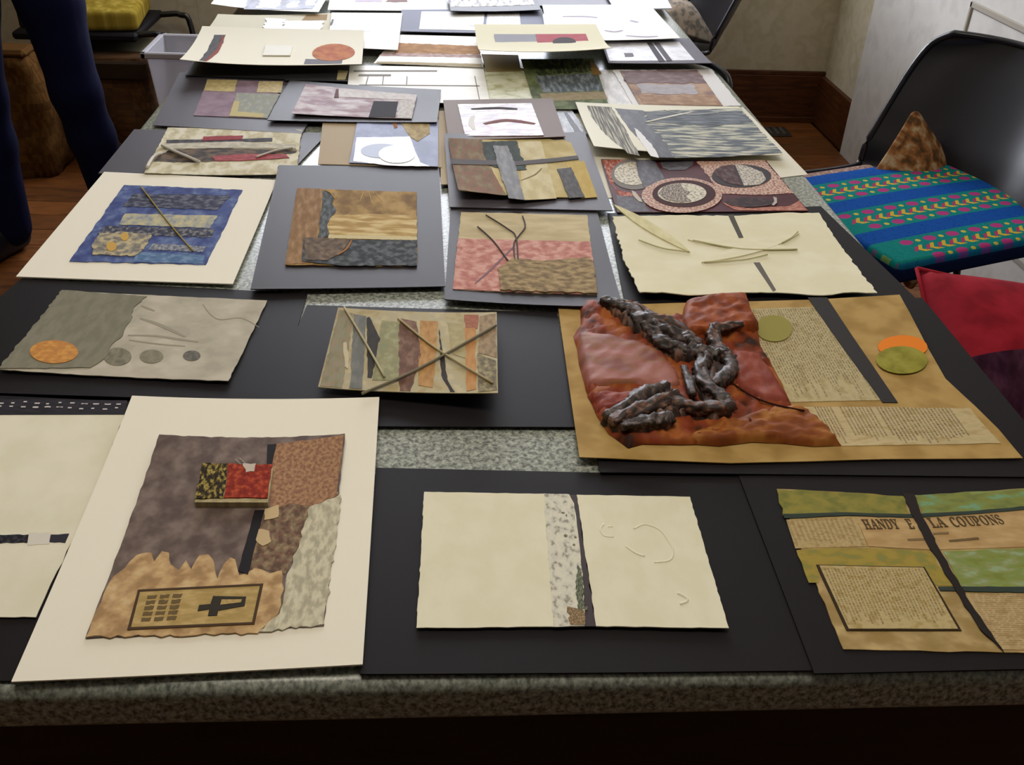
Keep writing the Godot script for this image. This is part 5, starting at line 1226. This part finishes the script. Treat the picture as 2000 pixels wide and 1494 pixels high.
func cushion(called: String, part: String, at_: Vector3, b: Basis, size: Vector3, r: float, bulge: float, pinch: float, m: Material, label: String, n := 8) -> Node3D:
	var o := thing(called, at_, label, "cushion")
	o.basis = b
	var st := begin()
	cushion_mesh(st, size, r, n, bulge, pinch)
	st.generate_normals()
	commit(st, part, m, o)
	return o

func make_table() -> void:
	var x0 := -0.505
	var x1 := 0.798
	var z0 := -3.62
	var z1 := -0.548
	var lam := triplanar(textured(ramp(["4c5049", "6d736b", "838980", "979d93", "a3a89d", "bec3b7"], 30, 30, 601, 512, 3, 0.75), 0.3, 0.5), 0.3)
	var t := thing("table", Vector3((x0 + x1) / 2, 0, (z0 + z1) / 2), "long table with a speckled grey green laminate top and dark brown frame", "table")
	var st := begin()
	cushion_mesh(st, Vector3(x1 - x0, 0.05, z1 - z0), 0.012, 6)
	st.generate_normals()
	var top := commit(st, "tabletop", lam, t)
	top.position.y = TOP - 0.025
	var brown := triplanar(textured(ramp(["1c0d07", "26130b", "180a05"], 2, 12, 602, 192), 0.5, 0.4), 0.7)
	for s in [-1.0, 1.0]:
		st = begin()
		box(st, Vector3(s * ((x1 - x0) / 2 - 0.04), TOP - 0.13, 0), Vector3(0.025, 0.16, z1 - z0 - 0.08), 0.003)
		st.generate_normals()
		commit(st, "apron", brown, t)
		st = begin()
		box(st, Vector3(0, TOP - 0.13, s * ((z1 - z0) / 2 - 0.035)), Vector3(x1 - x0 - 0.06, 0.16, 0.025), 0.003)
		st.generate_normals()
		commit(st, "apron", brown, t)
		for q in [-1.0, 1.0]:
			st = begin()
			box(st, Vector3(s * ((x1 - x0) / 2 - 0.1), (TOP - 0.05) / 2, q * ((z1 - z0) / 2 - 0.1)), Vector3(0.065, TOP - 0.05, 0.065), 0.006)
			st.generate_normals()
			commit(st, "leg", brown, t)

# moulded shell chair facing -x, its origin on the floor below the seat
func shell_chair(at_: Vector3, turn: float, label: String) -> Node3D:
	var o := thing("shell_chair", at_, label, "chair", "black moulded chairs around the table")
	o.rotation.y = turn
	var shell := paint("10111c", 0.32, 0.55)
	var prof := smooth_path([Vector3(-0.235, 0.425, 0.2), Vector3(-0.2, 0.447, 0.225), Vector3(-0.1, 0.442, 0.245), Vector3(0.02, 0.434, 0.255), Vector3(0.115, 0.436, 0.262), Vector3(0.178, 0.47, 0.265), Vector3(0.218, 0.54, 0.268), Vector3(0.258, 0.63, 0.265), Vector3(0.302, 0.73, 0.258), Vector3(0.332, 0.795, 0.238), Vector3(0.345, 0.83, 0.19)], 4)
	var n := 16
	var P := []
	for i in prof.size():
		var f := float(i) / (prof.size() - 1)
		var back := smoothstep(0.35, 0.6, f)
		var row := []
		for j in n + 1:
			var s := j * 2.0 / n - 1.0
			var k := pow(absf(s), 2.5)
			row.append(Vector3(prof[i].x - back * 0.075 * k, prof[i].y + (1 - back) * 0.035 * k, s * prof[i].z))
		P.append(row)
	var st := begin()
	st.set_smooth_group(0)
	var th := 0.007
	var nor := func(i: int, j: int) -> Vector3:
		var a: Vector3 = P[mini(i + 1, P.size() - 1)][j] - P[maxi(i - 1, 0)][j]
		var c: Vector3 = P[i][mini(j + 1, n)] - P[i][maxi(j - 1, 0)]
		return c.cross(a).normalized() * th
	for i in P.size() - 1:
		for j in n:
			quad(st, P[i][j], P[i + 1][j], P[i + 1][j + 1], P[i][j + 1])
			var q := []
			for e in [[i, j], [i, j + 1], [i + 1, j + 1], [i + 1, j]]: q.append(P[e[0]][e[1]] - nor.call(e[0], e[1]))
			quad(st, q[0], q[1], q[2], q[3])
	st.generate_normals()
	commit(st, "shell", shell, o)
	var rim := []
	for i in P.size(): rim.append(P[i][0])
	for j in range(1, n + 1): rim.append(P[-1][j])
	for i in range(P.size() - 2, -1, -1): rim.append(P[i][n])
	for j in range(n - 1, -1, -1): rim.append(P[0][j])
	st = begin()
	tube_mesh(st, rim, [0.0085], 8)
	st.generate_normals()
	commit(st, "rim", shell, o)
	var steel := paint("3a3a3e", 0.3, 0.6, 0.8)
	for sx in [-1.0, 1.0]:
		for sz in [-1.0, 1.0]:
			st = begin()
			tube_mesh(st, smooth_path([Vector3(sx * 0.03, 0.418, sz * 0.05), Vector3(sx * 0.11, 0.412, sz * 0.13), Vector3(sx * 0.125, 0.36, sz * 0.14), Vector3(sx * 0.15, 0.0, sz * 0.17)], 5), [0.009], 8)
			st.generate_normals()
			commit(st, "leg", steel, o)
	return o

# the woven cover: blue bands, teal bands with rose blots, gold dots and arrowheads
func woven() -> StandardMaterial3D:
	var s := 768
	var im := ramp(["0c3f8a", "1450a0", "0f4896"], 40, 40, 611, s)
	var r := RandomNumberGenerator.new()
	r.seed = 4
	var teal := ramp(["0d6f70", "14807c", "0f7670"], 40, 40, 612, s)
	for k in 3:
		var y := 0.13 + k * 0.335
		im.blit_rect(teal, Rect2i(0, int(y * s), s, int(0.225 * s)), Vector2i(0, int(y * s)))
		for i in 10:
			var x := (i + 0.3 + 0.5 * k) / 8.5
			for row in [[0.042, 0.0], [0.185, 0.05]]:
				fill_poly(im, el(Vector2(x + row[1], y + row[0]), Vector2(0.03, 0), Vector2(0, 0.024), 10), Color("a83a78"))
				fill_poly(im, el(Vector2(x + row[1] + 0.058, y + row[0]), Vector2(0.012, 0), Vector2(0, 0.013), 8), Color("bfae4a"))
			for q in 2:
				var a := Vector2(x + q * 0.058, y + 0.112)
				fill_poly(im, PackedVector2Array([a + Vector2(0.0, 0.004), a + Vector2(0.028, -0.03), a + Vector2(0.046, -0.03), a + Vector2(0.022, 0.006), a + Vector2(0.06, 0.03), a + Vector2(0.02, 0.03)]), Color("c4a83c"))
				fill_poly(im, PackedVector2Array([a + Vector2(-0.026, 0.02), a + Vector2(0.004, -0.022), a + Vector2(0.022, -0.022), a + Vector2(-0.004, 0.014)]), Color("a83a64"))
	var m := textured(im, 0.95, 0.2)
	m.rim_enabled = false
	return m

func furniture() -> void:
	make_table()
	shell_chair(Vector3(1.24, 0, -2.255), deg_to_rad(22.0), "black moulded chair at the right table side, holding the woven blue cushion")
	shell_chair(Vector3(1.22, 0, -1.35), 0.1, "black moulded chair nearest the viewer, under the red and plum pillow")
	shell_chair(Vector3(0.97, 0, -3.97), 0.0, "black moulded chair in the far right corner by the olive wall")
	# cushions of the right side
	var yaw := deg_to_rad(21.0)
	cushion("seat_pad", "pad", Vector3(1.17, 0.466, -2.26), Basis(Vector3.UP, deg_to_rad(22.0)), Vector3(0.4, 0.03, 0.42), 0.014, 0.004, 0.0, mottle(["8a7068", "a58c80", "7a6058", "b59c90"], 26, 26, 621, 0.95, 0.2), "knitted mauve grey seat pad under the woven blue cushion")
	var c := cushion("seat_cushion", "cover", Vector3(1.235, 0.507, -2.115), Basis(Vector3.UP, yaw), Vector3(0.57, 0.05, 0.48), 0.012, 0.006, 0.0, woven(), "flat square cushion woven in blue and teal bands with rose and gold motifs")
	var st := begin()
	cushion_mesh(st, Vector3(0.573, 0.042, 0.483), 0.012, 4)
	st.generate_normals()
	var side := commit(st, "boxing", paint("0c1a3e", 0.95, 0.2), c)
	side.position.y = -0.006
	side.set_meta("label", "plain navy side of the cushion")
	cushion("pillow", "cover", Vector3(1.345, 0.435, -2.36), Basis(Vector3(0.927, 0, -0.375), Vector3(0.15, 0.3, 0.93).normalized(), Vector3(0.34, -0.92, 0.2)).orthonormalized() * Basis(Vector3.UP, PI / 4), Vector3(0.35, 0.08, 0.35), 0.03, 0.03, 0.06, mottle(["6a4c30", "a58a68", "8a5a34", "b59c7c", "57402a", "9c7048"], 7, 7, 622, 0.95, 0.2), "brown and rust flecked pillow standing on its corner behind the woven cushion")
	cushion("seat_pad", "pad", Vector3(1.17, 0.465, -1.42), Basis.IDENTITY, Vector3(0.46, 0.035, 0.5), 0.015, 0.006, 0.0, mottle(["b5aa98", "c9c0b0", "a89c8a"], 10, 10, 623, 0.95, 0.2), "pale beige seat pad under the red and plum pillow")
	pillow_red()
	cushion("pillow", "cover", Vector3(0.985, 0.56, -3.87), Basis.from_euler(Vector3(0.3, 0.2, -0.3)), Vector3(0.3, 0.08, 0.24), 0.03, 0.03, 0.05, mottle(["8a857c", "a8a49c", "b5a08c", "77726c"], 6, 6, 624, 0.95, 0.2), "grey flowered pillow on the far black chair")
	# left side of the room
	var stool := thing("metal_chair", Vector3(-1.3, 0, -4.1), "black tubular metal chair under the mustard cushion, left of the table", "chair")
	st = begin()
	box(st, Vector3(0, 0.425, 0), Vector3(0.46, 0.03, 0.42), 0.008)
	st.generate_normals()
	commit(st, "seat", paint("17161a", 0.6), stool)
	var tubing := paint("141416", 0.25, 0.6)
	for sz in [-1.0, 1.0]:
		tube(stool, "frame_loop", smooth_path([Vector3(-1.48, 0.0, -4.1 + sz * 0.16), Vector3(-1.48, 0.3, -4.1 + sz * 0.16), Vector3(-1.46, 0.41, -4.1 + sz * 0.16), Vector3(-1.28, 0.41, -4.1 + sz * 0.17), Vector3(-1.06, 0.43, -4.1 + sz * 0.17), Vector3(-0.99, 0.43, -4.1 + sz * 0.17), Vector3(-0.95, 0.38, -4.1 + sz * 0.16), Vector3(-0.93, 0.0, -4.1 + sz * 0.16)], 5), [0.012], tubing)
	st = begin()
	box(st, Vector3(-0.19, 0.62, 0), Vector3(0.02, 0.34, 0.4), 0.008)
	st.generate_normals()
	commit(st, "backrest", paint("17161a", 0.6), stool)
	cushion("seat_cushion", "cover", Vector3(-1.27, 0.478, -4.1), Basis(Vector3.UP, 0.12), Vector3(0.36, 0.075, 0.38), 0.02, 0.012, 0.0, mottle(["8a7428", "a08a38", "b39c48", "957f2e"], 6, 6, 631, 0.95, 0.2), "mustard yellow square cushion on the black metal chair")
	bags()
	tub()
	# strap hanging over the table edge
	var sp := thing("bag_strap", Vector3(0.74, TOP, -2.42), "black round strap arching over the right table edge beside the mauve print", "strap")
	tube(sp, "strap", smooth_path([Vector3(0.68, TOP + 0.012, -2.525), Vector3(0.735, TOP + 0.013, -2.51), Vector3(0.785, TOP + 0.01, -2.455), Vector3(0.812, TOP - 0.02, -2.4), Vector3(0.818, TOP - 0.16, -2.37)], 6), [0.009], paint("15131a", 0.35, 0.5))

# pillow with a red upper half and a plum woven lower half
func pillow_red() -> void:
	var o := thing("pillow", Vector3(1.13, 0.55, -1.3), "red and plum pillow propped against the table, right edge of the picture", "cushion")
	o.basis = Basis.from_euler(Vector3(deg_to_rad(20), deg_to_rad(-12), deg_to_rad(-5)), EULER_ORDER_YXZ)
	var red := mottle(["7d1420", "8f1a28", "9c2030"], 5, 5, 641, 0.9, 0.25)
	var plum := mottle(["2a1420", "3d2030", "35182a", "4a2a3c"], 14, 6, 642, 0.95, 0.2)
	for k in 2:
		var st := begin()
		st.set_smooth_group(0)
		var nu := 20
		var nv := 12
		for side in [-1.0, 1.0]:
			for i in nu:
				for j in nv:
					var q := []
					var t := []
					for e in [[i, j], [i + 1, j], [i + 1, j + 1], [i, j + 1]]:
						var u: float = e[0] * 2.0 / nu - 1.0
						var split := -0.06 + 0.12 * u * u - 0.05 * u
						var v: float = lerpf(-1.0, split, float(e[1]) / nv) if k == 0 else lerpf(split, 1.0, float(e[1]) / nv)
						var th := 0.075 * pow(maxf(0.0, (1 - u * u) * (1 - v * v)), 0.45)
						q.append(Vector3(u * 0.22 * (1 - 0.05 * (1 - v * v)), side * th, v * 0.22 * (1 - 0.05 * (1 - u * u))))
						t.append(Vector2(u, v) * 0.5 + Vector2(0.5, 0.5))
					if side > 0: q.reverse(); t.reverse()
					tri(st, q[0], q[1], q[2], t[0], t[1], t[2])
					tri(st, q[0], q[2], q[3], t[0], t[2], t[3])
		st.generate_normals()
		commit(st, "red_panel" if k == 0 else "plum_panel", red if k == 0 else plum, o).set_meta("label", "plain red upper panel" if k == 0 else "dark plum woven lower panel")
	var ed := []
	for i in 41:
		var a := i / 40.0 * 4.0
		var c := [Vector3(-0.22, 0, -0.22), Vector3(0.22, 0, -0.22), Vector3(0.22, 0, 0.22), Vector3(-0.22, 0, 0.22), Vector3(-0.22, 0, -0.22)]
		var p: Vector3 = c[mini(int(a), 3)].lerp(c[mini(int(a), 3) + 1], a - mini(int(a), 3))
		ed.append(Vector3(p.x * (1 - 0.05 * (1 - pow(p.z / 0.22, 2))), 0, p.z * (1 - 0.05 * (1 - pow(p.x / 0.22, 2)))))
	var st2 := begin()
	tube_mesh(st2, ed, [0.004], 6)
	st2.generate_normals()
	commit(st2, "seam", red, o)

# a sack-like bag: rings of a rounded rectangle that leans and bulges
func bag_body(st: SurfaceTool, w: float, d: float, h: float, sd: int, mouth := 0.8) -> void:
	var g := FastNoiseLite.new()
	g.seed = sd
	g.frequency = 7.0
	st.set_smooth_group(0)
	var rows := []
	for i in 15:
		var f := i / 14.0
		var k := (1.0 + 0.1 * sin(PI * f)) * lerpf(1.0, mouth, f * f)
		var row := []
		for j in 32:
			var a := TAU * j / 32
			var c := Vector2(cos(a), sin(a))
			var q := Vector2(signf(c.x) * pow(absf(c.x), 0.5) * w / 2, signf(c.y) * pow(absf(c.y), 0.5) * d / 2 * lerpf(1.0, 0.6, f)) * k
			var p := Vector3(q.x, f * h, q.y)
			p += Vector3(c.x, 0, c.y) * 0.03 * g.get_noise_3d(p.x, p.y, p.z)
			row.append(p)
		rows.append(row)
	for i in 14:
		for j in 32:
			var l := (j + 1) % 32
			quad(st, rows[i][j], rows[i + 1][j], rows[i + 1][l], rows[i][l], Rect2(j / 32.0, i / 14.0, 1 / 32.0, 1 / 14.0))
	for j in range(1, 31):
		tri(st, rows[0][0], rows[0][j], rows[0][j + 1])
		tri(st, rows[14][0], rows[14][j + 1], rows[14][j])

func bags() -> void:
	var tan_m := mottle(["3a2614", "4d3219", "5d3e20", "45301a"], 8, 5, 651, 0.8, 0.3)
	var sack := mottle(["54381a", "6b4a24", "5f4220", "4a3014"], 10, 10, 652, 0.95, 0.2)
	var o := thing("leather_bag", Vector3(-1.16, 0, -3.86), "brown leather shoulder bag standing on the floor, left of the table", "bag")
	var st := begin()
	bag_body(st, 0.3, 0.2, 0.37, 5, 0.92)
	st.generate_normals()
	commit(st, "body", tan_m, o)
	tube(o, "strap", smooth_path([Vector3(-1.25, 0.37, -3.79), Vector3(-1.245, 0.3, -3.735), Vector3(-1.225, 0.2, -3.72), Vector3(-1.13, 0.06, -3.7), Vector3(-1.02, 0.02, -3.68)], 6), [0.009], paint("4a2c16", 0.6))
	st = begin()
	box(st, Vector3(0.02, 0.335, 0.085), Vector3(0.25, 0.07, 0.02), 0.008)
	st.generate_normals()
	commit(st, "flap", mottle(["2c2014", "38291a"], 5, 5, 653, 0.8), o)
	o = thing("burlap_sack", Vector3(-1.5, 0, -3.66), "tan brown cloth sack standing on the floor behind the person's legs", "bag")
	st = begin()
	bag_body(st, 0.34, 0.28, 0.42, 9, 0.7)
	st.generate_normals()
	commit(st, "body", sack, o)
	st = begin()
	box(st, Vector3(0, 0.43, 0), Vector3(0.24, 0.03, 0.12), 0.012)
	st.generate_normals()
	commit(st, "folded_mouth", sack, o)
	# grey carton under the metal chair
	o = thing("carton", Vector3(-1.3, 0, -4.1), "grey cardboard carton pushed under the black metal chair", "box")
	st = begin()
	box(st, Vector3(0, 0.16, 0), Vector3(0.4, 0.32, 0.2), 0.004)
	st.generate_normals()
	commit(st, "body", paint("4a4638", 0.9), o)
	st = begin()
	box(st, Vector3(0, 0.335, 0), Vector3(0.41, 0.03, 0.21), 0.004)
	st.generate_normals()
	commit(st, "lid", paint("5a5644", 0.9), o)

# translucent plastic tub
func tub() -> void:
	var o := thing("storage_tub", Vector3(-0.72, 0, -3.735), "translucent plastic storage tub standing at the left table side", "tub")
	var m := StandardMaterial3D.new()
	m.albedo_color = Color(0.83, 0.83, 0.86, 0.5)
	m.transparency = BaseMaterial3D.TRANSPARENCY_ALPHA
	m.roughness = 0.35
	var hw := 0.24
	var hd := 0.125
	var h := 0.44
	var corner := func(k: int, f: float, inset: float) -> Vector3:
		var s := 0.86 + 0.14 * f
		return Vector3([-1, 1, 1, -1][k] * (hw * s - inset), f * h, [-1, -1, 1, 1][k] * (hd * s - inset))
	var st := begin()
	st.set_smooth_group(-1)
	for k in 4:
		var l := (k + 1) % 4
		quad(st, corner.call(k, 0, 0), corner.call(k, 1, 0), corner.call(l, 1, 0), corner.call(l, 0, 0))
		quad(st, corner.call(k, 0.01, 0.003), corner.call(l, 0.01, 0.003), corner.call(l, 1, 0.003), corner.call(k, 1, 0.003))
	quad(st, corner.call(0, 0, 0), corner.call(1, 0, 0), corner.call(2, 0, 0), corner.call(3, 0, 0))
	quad(st, corner.call(0, 0.01, 0.003), corner.call(3, 0.01, 0.003), corner.call(2, 0.01, 0.003), corner.call(1, 0.01, 0.003))
	st.generate_normals()
	commit(st, "wall", m, o)
	st = begin()
	for k in 4:
		var a: Vector3 = corner.call(k, 1, -0.008)
		var c: Vector3 = corner.call((k + 1) % 4, 1, -0.008)
		box(st, (a + c) / 2, Vector3(absf(a.x - c.x) + 0.02, 0.022, absf(a.z - c.z) + 0.02), 0.004)
	st.generate_normals()
	commit(st, "rim", paint("b0aeb4", 0.4), o)
	var q := thing("paper_stack", Vector3(-0.72, 0.006, -3.735), "red and white papers lying inside the translucent tub", "paper")
	st = begin()
	box(st, Vector3(0, 0.09, 0), Vector3(0.34, 0.18, 0.17), 0.004)
	st.generate_normals()
	commit(st, "stack", mottle(["7a6860", "8a4a40", "a89c98", "74504a"], 3, 4, 661), q)

# ---------------------------------------------------------------- person
# meshes the smooth union of tapered capsules [a, b, ra, rb] as surface nets
func flesh(st: SurfaceTool, bones: Array, cell: float, blend: float) -> void:
	var lo := Vector3.ONE * 1e9
	var hi := -lo
	for b in bones:
		var r := Vector3.ONE * (maxf(b[2], b[3]) + blend + cell * 2)
		lo = lo.min(b[0] - r).min(b[1] - r)
		hi = hi.max(b[0] + r).max(b[1] + r)
	var n := Vector3i(((hi - lo) / cell).ceil()) + Vector3i.ONE
	var val := PackedFloat32Array()
	val.resize(n.x * n.y * n.z)
	val.fill(1e3)
	for b in bones:
		var reach := maxf(b[2], b[3]) + blend * 2 + cell * 2
		var i0 := Vector3i(((b[0].min(b[1]) - Vector3.ONE * reach - lo) / cell).floor()).clamp(Vector3i.ZERO, n - Vector3i.ONE)
		var i1 := Vector3i(((b[0].max(b[1]) + Vector3.ONE * reach - lo) / cell).ceil()).clamp(Vector3i.ZERO, n - Vector3i.ONE)
		var ab: Vector3 = b[1] - b[0]
		var l2 := maxf(ab.length_squared(), 1e-9)
		for z in range(i0.z, i1.z + 1):
			for y in range(i0.y, i1.y + 1):
				for x in range(i0.x, i1.x + 1):
					var p := lo + Vector3(x, y, z) * cell
					var t := clampf((p - b[0]).dot(ab) / l2, 0.0, 1.0)
					var d: float = p.distance_to(b[0] + ab * t) - lerpf(b[2], b[3], t)
					var i := (z * n.y + y) * n.x + x
					var o := val[i]
					var h := maxf(blend - absf(o - d), 0.0) / blend
					val[i] = minf(o, d) - h * h * blend * 0.25
	var vid := {}
	var vs := []
	st.set_smooth_group(0)
	var off := [0, 1, n.x, n.x + 1, n.x * n.y, n.x * n.y + 1, n.x * n.y + n.x, n.x * n.y + n.x + 1]
	for z in n.z - 1:
		for y in n.y - 1:
			for x in n.x - 1:
				var i := (z * n.y + y) * n.x + x
				var m := 0
				for k in 8:
					if val[i + off[k]] < 0: m |= 1 << k
				if m == 0 or m == 255: continue
				var s := Vector3.ZERO
				var c := 0
				for e in [[0, 1], [2, 3], [4, 5], [6, 7], [0, 2], [1, 3], [4, 6], [5, 7], [0, 4], [1, 5], [2, 6], [3, 7]]:
					if ((m >> e[0]) & 1) != ((m >> e[1]) & 1):
						var a := val[i + off[e[0]]]
						var t := a / (a - val[i + off[e[1]]])
						var p0 := Vector3(e[0] & 1, (e[0] >> 1) & 1, e[0] >> 2)
						var p1 := Vector3(e[1] & 1, (e[1] >> 1) & 1, e[1] >> 2)
						s += p0.lerp(p1, t)
						c += 1
				vid[i] = vs.size()
				vs.append(lo + (Vector3(x, y, z) + s / c) * cell)
	var step := [1, n.x, n.x * n.y]
	for i in vid.keys():
		for ax in 3:
			var u: int = step[(ax + 1) % 3]
			var v: int = step[(ax + 2) % 3]
			if not (vid.has(i - u) and vid.has(i - v) and vid.has(i - u - v)): continue
			var a := val[i] < 0
			if a == (val[i + step[ax]] < 0): continue
			var q := [vs[vid[i]], vs[vid[i - u]], vs[vid[i - u - v]], vs[vid[i - v]]]
			if a: q.reverse()
			quad(st, q[3], q[2], q[1], q[0])

func person() -> void:
	var o := thing("person", Vector3(-1.04, 0, -2.98), "person standing left of the table in navy trousers and dark shoes", "person")
	var navy := mottle(["090b26", "0d1138", "0b0e2e"], 6, 6, 701, 0.9, 0.25)
	# hips, knees and ankles; the near leg stands a step to the left
	var hip_l := Vector3(-0.19, 0.92, 0.04)
	var hip_r := Vector3(0.0, 0.92, -0.02)
	var knee_l := Vector3(-0.2, 0.5, 0.08)
	var knee_r := Vector3(0.05, 0.5, 0.02)
	var foot_l := Vector3(-0.215, 0.09, 0.08)
	var foot_r := Vector3(0.085, 0.09, -0.04)
	var st := begin()
	flesh(st, [[hip_l + Vector3(0.02, 0, 0), hip_l.lerp(knee_l, 0.4), 0.1, 0.088], [hip_l.lerp(knee_l, 0.4), knee_l, 0.088, 0.068], [knee_l, knee_l.lerp(foot_l, 0.35), 0.068, 0.066], [knee_l.lerp(foot_l, 0.35), foot_l, 0.066, 0.064], [hip_r - Vector3(0.02, 0, 0), hip_r.lerp(knee_r, 0.4), 0.1, 0.088], [hip_r.lerp(knee_r, 0.4), knee_r, 0.088, 0.068], [knee_r, knee_r.lerp(foot_r, 0.35), 0.07, 0.066], [knee_r.lerp(foot_r, 0.35), foot_r, 0.066, 0.064], [Vector3(-0.16, 0.98, 0.0), Vector3(-0.03, 0.98, 0.0), 0.115, 0.115], [Vector3(-0.095, 0.92, -0.05), Vector3(-0.095, 1.06, 0.0), 0.11, 0.12]], 0.014, 0.03)
	st.generate_normals()
	var body := commit(st, "trousers", navy, o)
	body.set_meta("label", "navy trousers")
	var shoe := paint("0b0c16", 0.5, 0.4)
	for f in [[foot_l, Vector3(-0.1, 0, 0.16)], [foot_r, Vector3(0.09, 0, 0.17)]]:
		st = begin()
		var a: Vector3 = f[0] + Vector3(0, -0.045, -0.03)
		var b: Vector3 = f[0] + f[1] * 0.55 + Vector3(0, -0.05, 0)
		var c: Vector3 = f[0] + f[1] + Vector3(0, -0.058, 0)
		flesh(st, [[a, b, 0.042, 0.042], [b, c, 0.04, 0.032], [f[0] + Vector3(0, 0.02, -0.01), b, 0.048, 0.036]], 0.008, 0.02)
		st.generate_normals()
		commit(st, "shoe", shoe, o)
	# upper body, above the frame of the photograph
	var wool := mottle(["24262e", "2c2e38", "1e2028"], 8, 8, 702, 0.95, 0.2)
	var sh_l := Vector3(-0.27, 1.4, 0.0)
	var sh_r := Vector3(0.08, 1.4, 0.0)
	var el_l := Vector3(-0.33, 1.13, 0.03)
	var el_r := Vector3(0.16, 1.13, 0.03)
	var wr_l := Vector3(-0.2, 1.17, 0.2)
	var wr_r := Vector3(0.03, 1.19, 0.2)
	st = begin()
	flesh(st, [[Vector3(-0.17, 1.04, 0), Vector3(-0.02, 1.04, 0), 0.115, 0.115], [Vector3(-0.17, 1.2, 0), Vector3(-0.02, 1.2, 0), 0.11, 0.11], [Vector3(-0.2, 1.33, 0), Vector3(0.01, 1.33, 0), 0.105, 0.105], [sh_l, sh_r, 0.06, 0.06], [sh_l, el_l, 0.06, 0.05], [el_l, wr_l, 0.048, 0.038], [sh_r, el_r, 0.06, 0.05], [el_r, wr_r, 0.048, 0.038]], 0.016, 0.04)
	st.generate_normals()
	commit(st, "sweater", wool, o)
	var skin := paint("b98a70", 0.6, 0.4)
	st = begin()
	var hd := Vector3(-0.095, 1.6, 0.02)
	flesh(st, [[Vector3(-0.095, 1.42, 0), Vector3(-0.095, 1.53, 0.01), 0.055, 0.05], [hd + Vector3(0, 0.03, -0.01), hd + Vector3(0, -0.02, 0.01), 0.085, 0.075], [hd + Vector3(0, -0.06, 0.035), hd + Vector3(0, -0.075, 0.05), 0.05, 0.03], [hd + Vector3(0, 0.015, 0.085), hd + Vector3(0, -0.025, 0.1), 0.01, 0.014], [hd + Vector3(-0.082, 0.01, 0), hd + Vector3(-0.086, -0.02, 0), 0.014, 0.01], [hd + Vector3(0.082, 0.01, 0), hd + Vector3(0.086, -0.02, 0), 0.014, 0.01]], 0.006, 0.02)
	for w in [[wr_l, el_l, 1.0], [wr_r, el_r, -1.0]]:
		var d: Vector3 = (w[0] - w[1]).normalized()
		var s := d.cross(Vector3.UP).normalized()
		var palm: Vector3 = w[0] + d * 0.075
		flesh(st, [[w[0] - d * 0.02, w[0] + d * 0.02, 0.026, 0.024], [w[0] + d * 0.03 - s * 0.022, palm - s * 0.028, 0.017, 0.014], [w[0] + d * 0.03 + s * 0.022, palm + s * 0.028, 0.017, 0.014], [w[0] + d * 0.03, palm, 0.018, 0.015]], 0.005, 0.012)
		for k in 4:
			var root := palm + s * (-0.03 + 0.02 * k)
			var ln: float = [0.034, 0.042, 0.04, 0.03][k]
			var mid := root + d * ln + Vector3(0, -0.01, 0)
			flesh(st, [[root, mid, 0.009, 0.0085], [mid, mid + d * ln * 0.5 + Vector3(0, -ln * 0.7, 0), 0.0085, 0.007]], 0.004, 0.006)
		var tb: Vector3 = w[0] + d * 0.03 + s * 0.028 * w[2]
		flesh(st, [[tb, tb + d * 0.03 + s * 0.022 * w[2], 0.012, 0.01], [tb + d * 0.03 + s * 0.022 * w[2], tb + d * 0.058 + s * 0.026 * w[2] + Vector3(0, -0.01, 0), 0.01, 0.008]], 0.004, 0.008)
	st.generate_normals()
	commit(st, "skin", skin, o)
	st = begin()
	flesh(st, [[hd + Vector3(0, 0.05, -0.03), hd + Vector3(0, 0.0, -0.05), 0.088, 0.08], [hd + Vector3(0, 0.075, 0.01), hd + Vector3(0, 0.07, -0.03), 0.07, 0.08], [hd + Vector3(0, -0.02, -0.05), hd + Vector3(0, -0.06, -0.05), 0.07, 0.055]], 0.008, 0.02)
	st.generate_normals()
	commit(st, "hair", paint("2c2018", 0.7), o)
